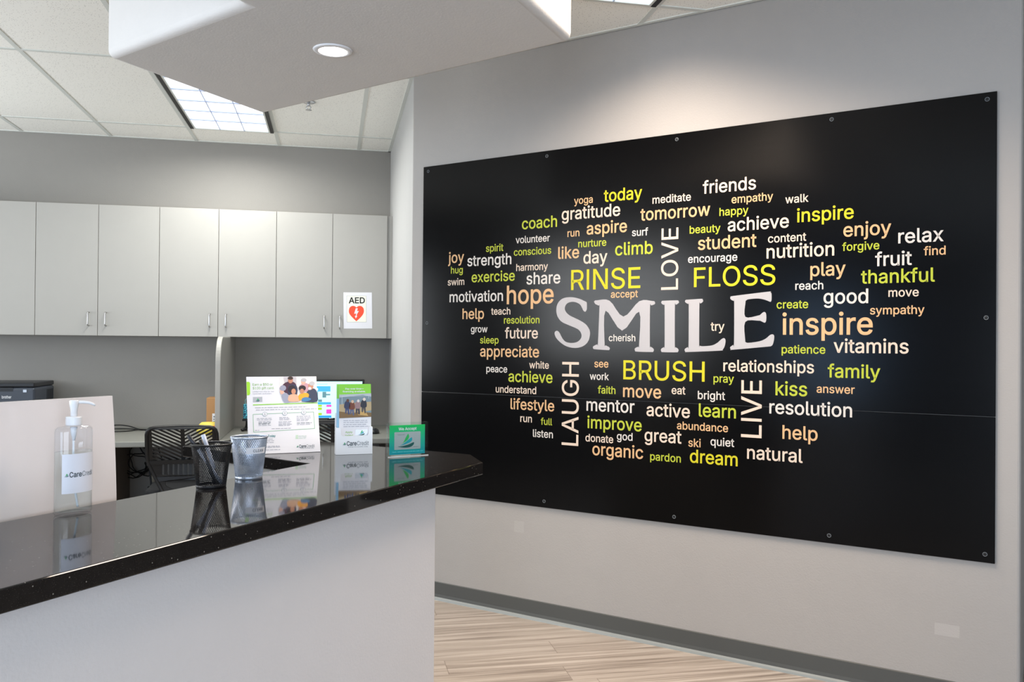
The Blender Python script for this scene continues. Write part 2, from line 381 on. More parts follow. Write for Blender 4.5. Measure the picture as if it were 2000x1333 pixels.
# ------------------------------------------------------------------ mesh building
GLYPHS = {
    '!': (196, [[87,160,67,160,66,277,65,393,63,509,86,509,109,509,132,509,131,393,129,277,128,160,108,160],[111,-4,98,-4,85,-4,75,0,66,9,57,18,52,28,52,41,52,53,57,64,66,73,75,82,85,86,98,86,111,86,121,82,130,73,139,64,143,53,143,41,143,28,139,18,130,9,121,0]]),
    '$': (447, [[216,-74,202,-74,202,145,202,364,202,583,216,583,230,583,244,583,244,364,244,145,244,-74,230,-74],[263,-9,224,-9,187,-9,155,-3,128,9,100,21,79,38,64,60,49,82,40,107,38,137,60,137,82,137,104,137,106,117,112,101,123,88,134,75,149,65,166,59,184,52,203,49,224,49,247,49,268,53,286,60,304,68,319,78,329,92,340,105,346,121,346,139,346,155,341,169,332,179,323,189,311,198,296,205,281,211,264,217,245,222,224,228,204,234,184,239,142,251,109,268,86,289,63,311,52,339,52,372,52,401,60,426,75,448,90,469,111,486,138,498,164,510,194,516,227,516,261,516,290,510,316,498,342,486,362,469,377,449,392,428,400,404,401,378,380,378,358,378,337,378,335,403,323,423,302,437,281,451,256,459,225,459,203,459,184,455,167,448,151,441,138,431,129,418,120,406,115,391,115,376,115,358,120,344,131,334,142,323,154,314,169,308,184,302,199,297,212,293,230,289,247,284,264,279,279,275,295,270,312,264,328,257,344,248,359,238,373,227,385,214,395,198,404,181,408,162,408,139,408,111,401,86,386,64,372,41,351,24,323,11,296,-2]]),
    ',': (188, [[53,-119,38,-119,48,-56,58,8,68,71,91,71,114,71,137,71,119,8,102,-56,84,-119,69,-119]]),
    '.': (188, [[108,-4,95,-4,83,-4,72,0,63,9,54,18,50,28,50,41,50,54,54,65,63,73,72,82,83,87,95,87,108,87,119,82,128,73,137,65,141,54,141,41,141,28,137,18,128,9,119,0]]),
    '0': (453, [[264,-7,227,-7,189,-7,157,3,130,24,103,45,83,74,69,113,55,152,48,199,48,254,48,309,55,356,69,395,83,434,104,464,130,484,157,505,189,516,227,516,264,516,296,505,323,484,350,464,370,434,384,395,398,356,405,309,405,254,405,199,398,152,384,113,370,74,350,45,323,24,297,3],[202,50,227,50,252,50,273,58,290,74,308,90,321,113,330,144,339,174,344,211,344,254,344,297,339,334,330,365,321,395,308,419,290,435,273,451,252,460,227,460,202,460,180,451,163,435,146,419,132,395,123,365,114,334,109,297,109,254,109,211,114,174,123,144,132,113,146,90,163,74,180,58]]),
    '1': (453, [[181,0,76,0,76,18,76,36,76,55,181,55,286,55,391,55,391,36,391,18,391,0,286,0],[250,509,276,509,276,339,276,170,276,0,255,0,234,0,212,0,212,149,212,299,212,448,211,448,210,448,209,448,168,418,127,388,86,358,86,381,86,404,86,427,123,454,161,481,198,509,224,509]]),
    '2': (453, [[172,0,64,0,64,16,64,32,64,47,121,108,177,168,234,229,254,249,270,267,282,282,295,298,304,313,311,327,317,341,320,356,320,371,320,390,316,405,308,419,299,432,288,442,273,449,259,456,242,460,224,460,204,460,187,456,172,447,158,439,147,428,139,413,131,399,127,382,127,362,107,362,86,362,66,362,66,392,72,419,86,442,100,465,119,483,143,496,167,509,194,516,225,516,255,516,282,509,306,497,329,484,348,467,361,445,374,424,381,399,381,372,381,354,378,335,371,318,364,300,353,280,336,259,319,237,296,211,267,180,229,140,191,100,153,60,153,59,153,58,153,57,231,57,310,57,389,57,389,38,389,19,389,0,281,0]]),
    '3': (453, [[252,-7,218,-7,187,-7,158,-1,133,10,107,21,86,37,70,57,54,78,46,103,44,132,66,132,87,132,109,132,111,114,117,99,126,87,136,75,149,65,165,59,181,53,199,50,219,50,239,50,258,53,275,61,292,68,305,79,315,93,324,107,329,124,329,145,329,163,325,181,316,196,307,212,293,224,275,234,256,243,231,248,201,248,186,248,172,248,157,248,157,265,157,282,157,299,200,349,244,399,288,448,288,450,288,451,288,452,215,452,142,452,70,452,70,471,70,490,70,509,171,509,272,509,372,509,372,493,372,477,372,461,319,400,265,339,211,278,211,282,211,285,211,289,249,293,281,288,308,276,335,263,356,246,371,222,386,199,393,173,393,145,393,115,385,89,370,66,355,43,335,25,309,12,282,0]]),
    '5': (453, [[254,-7,221,-7,191,-7,164,-1,140,11,116,23,97,39,83,60,69,81,61,104,60,130,81,130,101,130,122,130,124,115,129,101,138,89,147,77,159,67,173,60,188,53,204,50,221,50,242,50,260,55,276,64,292,74,305,87,314,104,323,121,328,141,328,162,328,184,323,204,314,221,304,238,291,252,275,262,258,272,239,277,218,277,201,277,184,274,167,268,151,263,138,255,128,246,108,248,88,250,67,253,77,338,86,423,96,509,186,509,276,509,366,509,366,490,366,471,366,452,294,452,222,452,151,452,145,402,139,352,134,301,135,301,135,301,136,301,147,311,161,319,178,325,194,331,211,334,229,334,253,334,274,329,294,321,313,313,331,301,345,285,359,270,371,252,379,231,387,210,391,188,391,163,391,130,384,101,369,76,354,50,334,30,309,15,283,1]]),
    'A': (480, [[39,0,16,0,78,170,140,339,201,509,226,509,251,509,276,509,338,339,401,170,463,0,440,0,418,0,395,0,359,101,323,202,287,302,281,321,273,344,264,372,255,400,245,435,232,478,236,478,241,478,245,478,233,435,222,399,213,371,204,343,196,320,191,302,155,202,120,101,85,0,62,0],[197,142,110,142,110,161,110,180,110,199,197,199,283,199,370,199,370,180,370,161,370,142,283,142]]),
    'B': (456, [[122,0,60,0,60,170,60,339,60,509,120,509,181,509,241,509,276,509,306,503,329,491,352,479,369,462,381,442,392,422,398,399,398,374,398,352,394,334,387,320,379,306,369,294,356,286,344,277,330,271,315,267,315,265,315,264,315,262,331,261,347,255,363,245,379,235,392,221,402,203,413,185,418,163,418,136,418,111,412,87,400,67,388,46,370,30,344,18,319,6,287,0,247,0,184,0],[125,115,125,57,165,57,205,57,245,57,284,57,313,65,330,80,347,95,355,114,355,137,355,154,351,170,342,184,334,198,321,209,306,218,290,227,271,231,248,231,207,231,166,231,125,231,125,173],[125,341,125,285,162,285,200,285,238,285,257,285,273,289,288,296,303,303,315,313,323,326,332,339,336,355,336,372,336,395,328,414,313,429,297,444,273,452,240,452,202,452,163,452,125,452,125,396]]),
    'C': (510, [[293,-7,267,-7,223,-7,184,4,150,25,116,46,89,76,70,115,50,154,40,201,40,254,40,308,50,354,70,393,89,432,116,462,150,484,184,505,223,516,267,516,293,516,317,512,340,504,363,497,384,486,402,471,420,457,436,439,448,418,460,398,468,374,473,348,451,348,430,348,408,348,404,366,398,381,389,395,381,408,370,419,357,428,345,438,331,444,315,449,300,454,284,456,267,456,236,456,208,448,184,432,159,417,139,394,125,364,111,334,103,297,103,254,103,211,111,175,125,145,140,115,159,92,184,76,209,61,236,53,267,53,284,53,300,55,315,60,331,65,345,71,357,81,370,90,381,101,389,114,398,128,404,143,408,160,430,160,451,160,473,160,469,135,460,111,448,91,436,70,421,52,402,38,384,23,363,12,341,5,318,-3]]),
    'D': (502, [[271,0,219,0,178,0,137,0,96,0,96,19,96,38,96,57,136,57,175,57,215,57,256,57,291,65,318,81,345,97,366,119,379,149,392,179,399,214,399,255,399,296,392,331,379,361,366,390,346,412,320,428,293,444,260,452,221,452,178,452,136,452,93,452,93,471,93,490,93,509,137,509,181,509,225,509,275,509,317,499,353,478,388,458,415,429,433,391,452,353,462,308,462,255,462,202,452,157,433,119,414,81,387,51,351,31,314,10],[103,509,125,509,125,339,125,170,125,0,103,0,82,0,60,0,60,170,60,339,60,509,82,509]]),
    'E': (419, [[165,0,60,0,60,170,60,339,60,509,164,509,268,509,372,509,372,490,372,471,372,452,290,452,207,452,125,452,125,396,125,341,125,286,202,286,278,286,355,286,355,267,355,248,355,229,278,229,202,229,125,229,125,172,125,114,125,57,208,57,292,57,375,57,375,38,375,19,375,0,270,0]]),
    'F': (410, [[82,0,60,0,60,170,60,339,60,509,163,509,266,509,369,509,369,490,369,471,369,452,288,452,206,452,125,452,125,394,125,336,125,278,198,278,272,278,346,278,346,259,346,240,346,221,272,221,198,221,125,221,125,147,125,74,125,0,103,0]]),
    'G': (520, [[309,-7,269,-7,223,-7,184,4,149,25,115,46,88,77,69,116,50,155,40,201,40,254,40,308,50,354,69,393,88,432,115,462,149,484,183,505,221,516,265,516,292,516,317,512,340,504,364,496,385,484,403,469,422,454,437,437,449,416,461,396,470,373,474,349,452,349,430,349,408,349,403,365,396,380,387,393,379,406,368,417,356,427,344,436,330,444,315,448,300,453,283,456,265,456,235,456,208,448,183,432,159,417,139,394,125,364,111,334,103,297,103,254,103,211,111,175,125,145,140,115,159,92,184,76,209,61,237,53,269,53,297,53,323,59,345,71,367,83,384,101,396,123,409,146,415,172,415,202,421,201,428,200,434,199,384,199,333,199,283,199,283,218,283,237,283,256,348,256,413,256,478,256,478,237,478,219,478,200,478,158,469,122,451,91,433,60,408,36,377,19,345,2]]),
    'H': (517, [[82,0,60,0,60,170,60,339,60,509,82,509,103,509,125,509,125,435,125,362,125,289,214,289,303,289,392,289,392,362,392,435,392,509,414,509,435,509,457,509,457,339,457,170,457,0,435,0,414,0,392,0,392,77,392,155,392,232,303,232,214,232,125,232,125,155,125,77,125,0,103,0]]),
    'I': (182, [[60,170,60,0,80,0,100,0,122,0,122,170,122,340,122,509,100,509,80,509,60,509,60,340]]),
    'L': (393, [[160,0,60,0,60,170,60,339,60,509,82,509,103,509,125,509,125,358,125,208,125,57,203,57,282,57,361,57,361,38,361,19,361,0,261,0]]),
    'M': (628, [[81,0,60,0,60,170,60,339,60,509,91,509,121,509,152,509,193,402,235,294,277,187,280,180,284,170,287,159,291,148,295,136,299,123,303,110,307,97,311,84,315,71,319,59,322,49,317,49,312,49,307,49,310,59,314,70,318,83,322,95,326,108,330,121,334,134,338,147,342,158,346,170,349,179,352,187,394,294,435,402,476,509,507,509,537,509,568,509,568,339,568,170,568,0,547,0,525,0,504,0,504,97,504,194,504,291,504,302,504,314,504,327,505,340,505,354,505,369,505,383,506,398,506,413,506,428,507,443,507,457,509,457,511,457,513,457,508,441,503,426,498,409,492,393,487,378,482,363,477,348,472,334,467,322,463,309,459,299,456,291,418,194,380,97,342,0,323,0,305,0,286,0,248,97,209,194,170,291,167,299,163,309,159,321,155,333,150,346,145,361,140,376,135,391,129,408,124,424,118,441,112,457,114,457,117,457,119,457,119,444,120,431,120,416,120,401,121,387,121,372,121,357,121,342,122,328,122,315,122,302,122,291,122,194,122,97,122,0,101,0]]),
    'N': (523, [[82,0,60,0,60,170,60,339,60,509,85,509,111,509,136,509,205,400,274,291,343,183,349,174,355,164,363,151,370,138,379,123,388,107,396,90,405,73,414,55,411,55,408,54,405,54,403,72,401,90,401,108,400,126,399,142,399,157,399,172,399,185,399,195,399,300,399,404,399,509,420,509,442,509,463,509,463,339,463,170,463,0,438,0,412,0,387,0,325,97,264,193,202,290,194,303,186,316,177,331,169,345,159,362,148,381,137,400,123,424,108,452,111,453,115,453,119,454,120,428,121,405,122,384,123,362,124,344,124,328,125,312,125,300,125,291,125,194,125,97,125,0,103,0]]),
    'O': (533, [[311,-7,267,-7,223,-7,184,4,150,25,116,46,90,76,70,115,50,154,40,201,40,254,40,308,50,354,70,393,90,432,116,462,150,484,184,505,223,516,267,516,311,516,350,505,384,484,418,462,444,432,464,393,483,354,493,308,493,254,493,201,483,154,464,115,444,76,418,46,384,25,350,4],[236,53,267,53,297,53,325,61,349,76,374,91,394,114,408,144,423,174,430,211,430,254,430,298,423,335,408,365,394,395,374,417,349,433,325,448,297,456,267,456,236,456,209,448,184,433,159,417,140,394,125,364,111,334,103,297,103,254,103,211,111,174,125,144,140,114,159,92,184,76,209,61]]),
    'P': (445, [[82,0,60,0,60,170,60,339,60,509,118,509,177,509,235,509,274,509,307,502,332,487,358,473,377,454,390,430,402,405,409,378,409,348,409,317,402,290,390,265,377,241,358,222,332,207,307,193,274,186,235,186,193,186,151,186,109,186,109,205,109,224,109,242,150,242,191,242,233,242,259,242,281,247,297,256,313,265,325,278,333,294,341,310,344,328,344,348,344,368,341,386,333,402,325,417,313,430,297,439,280,448,259,452,232,452,196,452,160,452,125,452,125,301,125,151,125,0,103,0]]),
    'R': (449, [[82,0,60,0,60,170,60,339,60,509,119,509,177,509,236,509,275,509,307,502,333,489,359,475,378,457,390,433,403,410,409,382,409,352,409,321,403,295,390,271,378,248,359,230,333,217,307,204,275,198,236,198,189,198,143,198,96,198,96,217,96,236,96,255,142,255,188,255,234,255,260,255,281,259,298,267,314,275,326,286,334,300,341,315,345,332,345,352,345,372,341,390,334,405,326,420,314,431,298,440,281,448,259,452,233,452,197,452,161,452,125,452,125,301,125,151,125,0,103,0],[378,0,353,0,312,76,271,153,230,229,254,229,279,229,303,229,344,153,386,76,428,0,403,0]]),
    'S': (447, [[263,-9,224,-9,187,-9,155,-3,128,9,100,21,79,38,64,60,49,82,40,107,38,137,60,137,82,137,104,137,106,117,112,101,123,88,134,75,149,65,166,59,184,52,203,49,224,49,247,49,268,53,286,60,304,68,319,78,329,92,340,105,346,121,346,139,346,155,341,169,332,179,323,189,311,198,296,205,281,211,264,217,245,222,224,228,204,234,184,239,142,251,109,268,86,289,63,311,52,339,52,372,52,401,60,426,75,448,90,469,111,486,138,498,164,510,194,516,227,516,261,516,290,510,316,498,342,486,362,469,377,449,392,428,400,404,401,378,380,378,358,378,337,378,335,403,323,423,302,437,281,451,256,459,225,459,203,459,184,455,167,448,151,441,138,431,129,418,120,406,115,391,115,376,115,358,120,344,131,334,142,323,154,314,169,308,184,302,199,297,212,293,230,289,247,284,264,279,279,275,295,270,312,264,328,257,344,248,359,238,373,227,385,214,395,198,404,181,408,162,408,139,408,111,401,86,386,64,372,41,351,24,323,11,296,-2]]),
    'T': (449, [[85,452,32,452,32,471,32,490,32,509,160,509,288,509,417,509,417,490,417,471,417,452,363,452,310,452,257,452,257,301,257,151,257,0,235,0,214,0,193,0,193,151,193,301,193,452,139,452]]),
    'U': (517, [[299,-8,259,-8,219,-8,184,0,154,15,124,31,101,53,85,80,68,107,60,138,60,173,60,285,60,397,60,509,81,509,103,509,124,509,124,399,124,288,124,178,124,154,130,132,141,113,152,94,167,79,187,68,207,57,231,52,259,52,287,52,311,57,331,68,351,79,366,94,377,113,387,132,393,154,393,178,393,288,393,399,393,509,414,509,436,509,457,509,457,397,457,285,457,173,457,138,449,107,433,80,416,53,393,31,363,15,334,0]]),
    'V': (480, [[229,0,204,0,141,170,79,339,16,509,39,509,62,509,84,509,120,408,156,307,192,206,198,189,206,166,215,137,224,109,235,73,248,31,243,31,239,31,235,31,247,74,258,110,267,138,276,166,284,189,290,206,325,307,360,408,395,509,417,509,440,509,463,509,401,339,340,170,278,0,253,0]]),
    'W': (686, [[180,0,155,0,109,170,63,339,16,509,38,509,60,509,82,509,109,404,136,300,163,196,168,179,172,163,175,145,179,128,183,111,187,94,190,76,194,58,197,40,194,40,192,40,189,40,193,58,196,76,200,94,203,111,207,128,211,145,215,163,220,179,224,196,251,300,279,404,306,509,331,509,355,509,380,509,407,404,434,300,462,196,466,179,470,163,474,145,478,128,482,111,486,94,490,76,494,58,497,40,494,40,491,40,488,40,492,58,495,76,499,94,502,111,506,128,510,145,515,163,519,179,523,196,550,300,576,404,603,509,625,509,647,509,670,509,623,339,577,170,530,0,505,0,480,0,455,0,426,108,397,215,368,323,362,344,357,367,351,391,346,416,341,444,336,475,341,475,345,475,350,475,345,445,340,419,335,395,330,371,324,347,318,323,289,215,260,108,230,0,205,0]]),
    'a': (389, [[182,-9,160,-9,136,-9,114,-4,94,5,75,14,59,27,48,45,36,62,30,83,30,108,30,130,35,147,43,161,52,175,63,185,78,193,92,201,108,207,125,211,143,215,160,218,178,220,201,223,219,225,234,227,248,228,258,231,265,235,272,239,276,245,276,255,276,255,276,256,276,257,276,272,273,286,267,297,261,308,252,316,240,322,228,328,213,331,196,331,178,331,162,328,149,322,136,317,126,309,118,301,110,292,104,283,100,274,80,280,61,285,41,291,50,314,62,332,79,346,95,360,113,369,133,375,153,381,173,384,194,384,208,384,223,383,239,379,255,376,271,370,286,360,301,351,313,338,322,320,332,303,337,280,337,251,337,168,337,84,337,0,317,0,297,0,277,0,277,17,277,35,277,52,275,52,274,52,272,52,268,43,261,34,252,25,243,15,230,7,215,1,200,-5],[155,45,170,45,193,45,212,50,228,59,243,68,255,79,263,93,271,107,276,122,276,138,276,155,276,173,276,190,273,187,268,184,259,182,251,180,242,178,231,176,221,174,210,172,200,171,190,170,182,169,175,168,161,166,147,163,134,159,121,154,111,148,103,139,96,131,92,119,92,105,92,92,95,81,102,72,109,63,118,57,130,52,142,48]]),
    'b': (424, [[261,-8,229,-8,206,-8,187,-4,172,4,158,12,146,21,138,31,129,42,123,51,118,59,116,59,114,59,112,59,112,39,112,20,112,0,92,0,72,0,53,0,53,170,53,339,53,509,73,509,93,509,114,509,114,446,114,382,114,319,115,319,117,319,118,319,123,327,129,336,137,346,145,356,157,365,171,373,186,381,205,384,229,384,261,384,289,376,313,361,337,345,356,322,370,293,383,263,390,229,390,189,390,149,383,114,370,84,356,55,337,32,313,16,289,0],[197,47,220,47,244,47,263,53,279,66,295,78,308,95,316,117,324,138,328,162,328,189,328,216,324,240,316,261,308,282,296,299,280,311,264,324,244,330,220,330,197,330,177,324,161,312,145,300,133,284,125,263,117,242,113,217,113,189,113,161,117,136,125,115,133,94,146,77,162,65,178,53]]),
    'c': (396, [[226,-8,207,-8,173,-8,143,0,117,16,91,33,71,56,56,85,41,114,34,149,34,187,34,227,41,262,56,291,71,321,91,343,117,360,143,376,173,384,207,384,226,384,243,382,260,377,276,372,292,365,305,356,319,347,330,335,340,322,350,309,357,294,362,277,342,272,322,267,303,262,300,272,296,281,290,289,285,297,278,305,270,311,262,317,253,322,242,325,232,328,220,330,207,330,182,330,161,323,145,310,129,297,116,280,108,258,100,237,96,213,96,187,96,162,100,139,108,117,116,96,129,79,145,66,161,53,182,46,207,46,220,46,232,48,243,52,253,55,263,60,271,66,279,72,286,80,292,89,297,97,301,107,304,117,324,112,343,107,363,102,358,85,351,70,341,56,332,43,320,31,306,21,293,12,277,4,261,-1,244,-6]]),
    'd': (424, [[135,0,111,16,87,32,68,55,54,84,41,114,34,149,34,189,34,229,41,263,54,293,68,322,87,345,111,361,135,376,163,384,195,384,219,384,238,381,253,373,267,365,279,356,287,346,295,336,301,327,306,319,307,319,309,319,310,319,310,382,310,446,310,509,331,509,351,509,371,509,371,339,371,170,371,0,352,0,332,0,312,0,312,20,312,39,312,59,310,59,308,59,306,59,301,51,295,42,286,31,278,21,266,12,252,4,237,-4,218,-8,195,-8,163,-8],[246,53,262,65,278,77,291,94,299,115,307,136,311,161,311,189,311,217,307,242,299,263,291,284,279,300,263,312,247,324,227,330,204,330,180,330,160,324,144,311,128,299,116,282,108,261,100,240,96,216,96,189,96,162,100,138,108,117,116,95,129,78,145,66,161,53,180,47,204,47,227,47]]),
    'e': (404, [[238,-8,212,-8,175,-8,143,0,117,16,90,33,70,56,56,85,41,114,34,148,34,187,34,226,41,260,55,290,69,319,89,343,115,359,141,376,171,384,205,384,226,384,246,381,266,374,285,367,303,356,319,341,335,326,348,306,357,282,366,258,371,228,371,194,371,186,371,178,371,169,279,169,187,169,95,169,97,140,100,124,110,106,120,87,134,72,151,61,168,51,189,46,212,46,228,46,241,48,254,53,266,57,277,64,285,73,294,82,301,93,306,105,325,101,345,96,365,91,359,71,349,54,335,39,321,24,303,13,283,4,262,-4],[237,221,307,221,305,238,303,250,298,269,290,288,278,303,263,314,247,325,228,330,205,330,182,330,163,325,146,313,130,302,118,288,109,270,101,254,98,238,97,221,167,221]]),
    'f': (254, [[154,379,228,379,228,362,228,344,228,327,154,327,80,327,6,327,6,344,6,362,6,379,80,379],[101,0,81,0,81,144,81,288,81,432,81,453,86,471,96,486,106,500,119,511,135,519,152,526,169,530,187,530,201,530,213,529,222,527,232,525,238,523,243,521,238,503,233,486,227,468,224,470,220,471,215,472,210,473,203,474,195,474,176,474,163,469,154,460,146,451,142,437,142,419,142,279,142,140,142,0,121,0]]),
    'g': (425, [[238,-151,207,-151,179,-151,155,-147,134,-140,113,-132,96,-123,82,-110,69,-98,58,-84,51,-69,67,-60,84,-50,101,-41,107,-49,113,-57,122,-66,130,-75,141,-82,154,-88,168,-94,186,-97,207,-97,238,-97,263,-90,282,-75,302,-60,311,-37,311,-6,311,19,311,44,311,68,303,59,295,50,287,41,278,32,267,23,252,16,238,8,219,5,195,5,164,5,137,12,113,27,88,41,69,62,55,90,41,118,34,152,34,191,34,230,41,264,55,293,69,322,88,345,112,361,137,376,165,384,196,384,220,384,239,381,253,373,268,365,280,356,288,346,296,337,305,328,313,319,313,339,313,359,313,379,333,379,353,379,372,379,372,250,372,121,372,-9,372,-42,365,-69,350,-90,335,-111,316,-126,291,-136,266,-146],[181,59,205,59,228,59,248,64,264,75,280,86,292,101,300,121,300,141,300,165,300,193,300,220,300,243,300,264,292,284,280,301,264,312,248,324,228,330,205,330,181,330,161,324,145,312,129,299,117,283,109,262,100,242,96,219,96,193,96,166,100,143,109,123,117,103,129,87,145,76,162,65]]),
    'h': (410, [[114,249,114,227,114,151,114,76,114,0,93,0,73,0,53,0,53,170,53,339,53,509,73,509,93,509,114,509,114,435,114,361,114,287,110,287,106,287,102,287,114,322,131,347,152,362,174,377,199,384,227,384,253,384,276,379,295,369,315,358,330,342,341,321,352,299,357,273,357,240,357,160,357,80,357,0,337,0,316,0,296,0,296,78,296,157,296,235,296,265,288,288,273,304,258,321,237,329,210,329,192,329,175,325,161,317,146,309,135,298,126,283,118,267]]),
    'i': (167, [[73,0,53,0,53,126,53,253,53,379,73,379,93,379,114,379,114,253,114,126,114,0,93,0],[95,443,84,443,72,443,62,447,54,455,45,462,41,472,41,483,41,494,45,504,54,512,62,520,72,524,84,524,95,524,106,520,114,512,122,504,126,494,126,483,126,472,122,462,114,455,106,447]]),
    'j': (167, [[53,243,53,379,73,379,93,379,114,379,114,243,114,106,114,-30,114,-53,110,-73,102,-90,93,-107,81,-120,65,-129,48,-138,28,-143,4,-143,-1,-143,-5,-143,-10,-143,-10,-124,-10,-105,-10,-87,-6,-87,-2,-87,2,-87,20,-87,32,-82,40,-72,49,-62,53,-48,53,-29,53,107],[95,443,83,443,72,443,62,447,53,455,45,462,41,472,41,483,41,494,45,504,53,512,62,520,72,524,83,524,95,524,105,520,114,512,122,504,126,494,126,483,126,472,122,462,114,455,105,447]]),
    'k': (381, [[132,158,110,137,110,162,110,187,110,212,113,212,117,212,121,212,175,268,230,323,284,379,310,379,335,379,360,379,301,319,243,259,184,199,182,199,179,199,177,199,155,178],[73,0,53,0,53,170,53,339,53,509,73,509,93,509,114,509,114,339,114,170,114,0,93,0],[320,0,294,0,245,62,197,124,148,186,162,200,177,214,191,229,252,152,312,76,372,0,346,0]]),
    'l': (189, [[147,-2,139,-2,110,-2,88,5,74,20,60,35,53,57,53,84,53,226,53,367,53,509,73,509,93,509,114,509,114,372,114,235,114,99,114,81,116,69,120,62,125,55,133,52,146,52,152,52,157,52,160,53,164,53,167,54,170,54,173,37,177,20,181,3,175,1,169,0,162,-1,154,-2]]),
    'm': (610, [[73,0,53,0,53,126,53,253,53,379,72,379,92,379,112,379,112,351,112,323,112,295,111,295,109,295,108,295,113,316,121,332,132,346,144,359,157,369,172,376,187,383,203,386,219,386,247,386,270,378,287,361,305,344,316,322,321,295,318,295,315,295,312,295,317,313,325,329,337,343,349,357,364,367,381,375,398,382,416,386,437,386,459,386,479,381,497,372,515,362,530,348,541,328,551,309,557,285,557,255,557,170,557,85,557,0,536,0,516,0,496,0,496,85,496,169,496,254,496,281,488,301,473,313,457,325,439,330,419,330,402,330,387,327,374,320,362,313,352,303,345,290,339,278,335,263,335,247,335,165,335,82,335,0,315,0,295,0,274,0,274,87,274,173,274,260,274,281,267,298,253,311,239,324,221,330,199,330,185,330,171,327,158,320,144,313,134,303,126,289,118,276,114,258,114,238,114,159,114,79,114,0,93,0]]),
    'n': (410, [[114,249,114,227,114,151,114,76,114,0,93,0,73,0,53,0,53,126,53,253,53,379,72,379,92,379,112,379,112,349,112,318,112,287,109,287,106,287,102,287,114,322,131,347,152,362,174,377,199,384,227,384,253,384,276,379,295,369,314,358,330,342,341,321,352,299,357,273,357,240,357,160,357,80,357,0,337,0,316,0,296,0,296,78,296,157,296,235,296,265,288,288,273,304,258,321,237,329,210,329,192,329,175,325,161,317,146,309,135,298,126,283,118,267]]),
    'o': (415, [[242,-8,207,-8,173,-8,143,0,117,16,91,33,71,56,56,85,41,114,34,149,34,187,34,227,41,262,56,291,71,321,91,343,117,360,143,376,173,384,207,384,242,384,273,376,299,360,325,343,345,321,359,291,374,262,381,227,381,187,381,149,374,114,359,85,345,56,325,33,299,16,273,0],[182,46,207,46,233,46,254,53,270,66,287,79,299,96,307,117,315,139,319,162,319,187,319,213,315,236,307,258,299,280,287,297,270,310,254,323,233,330,207,330,182,330,161,323,145,310,129,297,116,280,108,258,100,237,96,213,96,187,96,162,100,139,108,117,116,96,129,79,145,66,161,53]]),
    'p': (424, [[73,-143,53,-143,53,31,53,205,53,379,72,379,92,379,112,379,112,359,112,339,112,319,114,319,116,319,118,319,123,327,129,336,137,346,145,356,157,365,171,373,186,381,205,384,229,384,261,384,289,376,313,361,337,345,356,322,370,293,383,263,390,229,390,189,390,149,383,114,370,84,356,55,337,32,313,16,289,0,261,-8,229,-8,206,-8,187,-4,173,4,158,12,146,21,138,31,130,42,123,51,118,59,117,59,115,59,114,59,114,-8,114,-76,114,-143,93,-143],[197,47,220,47,244,47,263,53,279,66,295,78,308,95,316,117,324,138,328,162,328,189,328,216,324,240,316,261,308,282,296,299,280,311,264,324,244,330,220,330,197,330,177,324,161,312,145,300,133,284,125,263,117,242,113,217,113,189,113,161,117,136,125,115,133,94,146,77,162,65,178,53]]),
    'q': (424, [[372,31,372,-143,351,-143,331,-143,311,-143,311,-76,311,-8,311,59,309,59,308,59,306,59,302,51,295,42,287,31,278,21,267,12,252,4,238,-4,219,-8,195,-8,164,-8,136,0,111,16,87,32,68,55,55,84,41,114,34,149,34,189,34,229,41,263,55,293,69,322,88,345,112,361,136,376,164,384,196,384,219,384,238,381,253,373,268,365,279,356,287,346,296,336,302,327,307,319,309,319,311,319,313,319,313,339,313,359,313,379,332,379,352,379,372,379,372,205],[181,47,205,47,227,47,247,53,263,65,279,77,291,94,299,115,308,136,312,161,312,189,312,217,308,242,300,263,292,284,279,300,263,312,247,324,228,330,205,330,181,330,161,324,145,311,129,299,116,282,108,261,100,240,96,216,96,189,96,162,100,138,109,117,117,95,129,78,145,66,161,53]]),
    'r': (259, [[73,0,53,0,53,126,53,253,53,379,72,379,92,379,112,379,112,360,112,340,112,321,113,321,114,321,115,321,122,340,135,355,152,367,170,379,190,385,213,385,218,385,223,385,229,384,235,384,240,384,243,384,243,363,243,343,243,322,242,323,237,323,230,324,223,325,215,326,207,326,189,326,173,322,159,315,145,307,134,297,126,284,118,270,114,255,114,237,114,158,114,79,114,0,93,0]]),
    's': (365, [[211,-8,182,-8,156,-8,133,-4,112,3,92,11,75,23,62,38,49,53,40,72,36,94,55,98,74,102,94,107,99,86,109,70,124,60,139,50,158,45,181,45,208,45,229,51,244,62,260,74,268,87,268,103,268,116,263,127,254,136,245,144,231,151,212,155,191,160,170,165,149,170,115,178,89,191,72,208,55,225,47,247,47,274,47,296,53,315,65,332,77,348,94,361,115,370,136,380,160,384,187,384,213,384,235,380,254,372,272,365,287,353,299,339,310,325,319,309,324,290,305,286,287,281,268,277,263,292,255,304,243,316,230,327,212,333,187,333,165,333,146,327,131,317,116,306,109,293,109,277,109,263,114,252,124,243,134,235,150,228,172,223,191,218,210,214,229,209,264,201,290,188,306,171,323,154,331,133,331,107,331,84,325,64,312,47,300,30,282,16,260,6,237,-3]]),
    't': (227, [[138,379,204,379,204,362,204,344,204,327,138,327,72,327,6,327,6,344,6,362,6,379,72,379],[65,345,65,471,85,471,106,471,126,471,126,347,126,222,126,98,126,81,129,69,136,61,143,54,154,50,170,50,174,50,179,50,185,51,191,52,197,53,202,54,206,36,209,19,213,2,207,0,200,-2,192,-3,184,-4,176,-4,168,-4,136,-4,110,4,92,21,74,38,65,62,65,93,65,219]]),
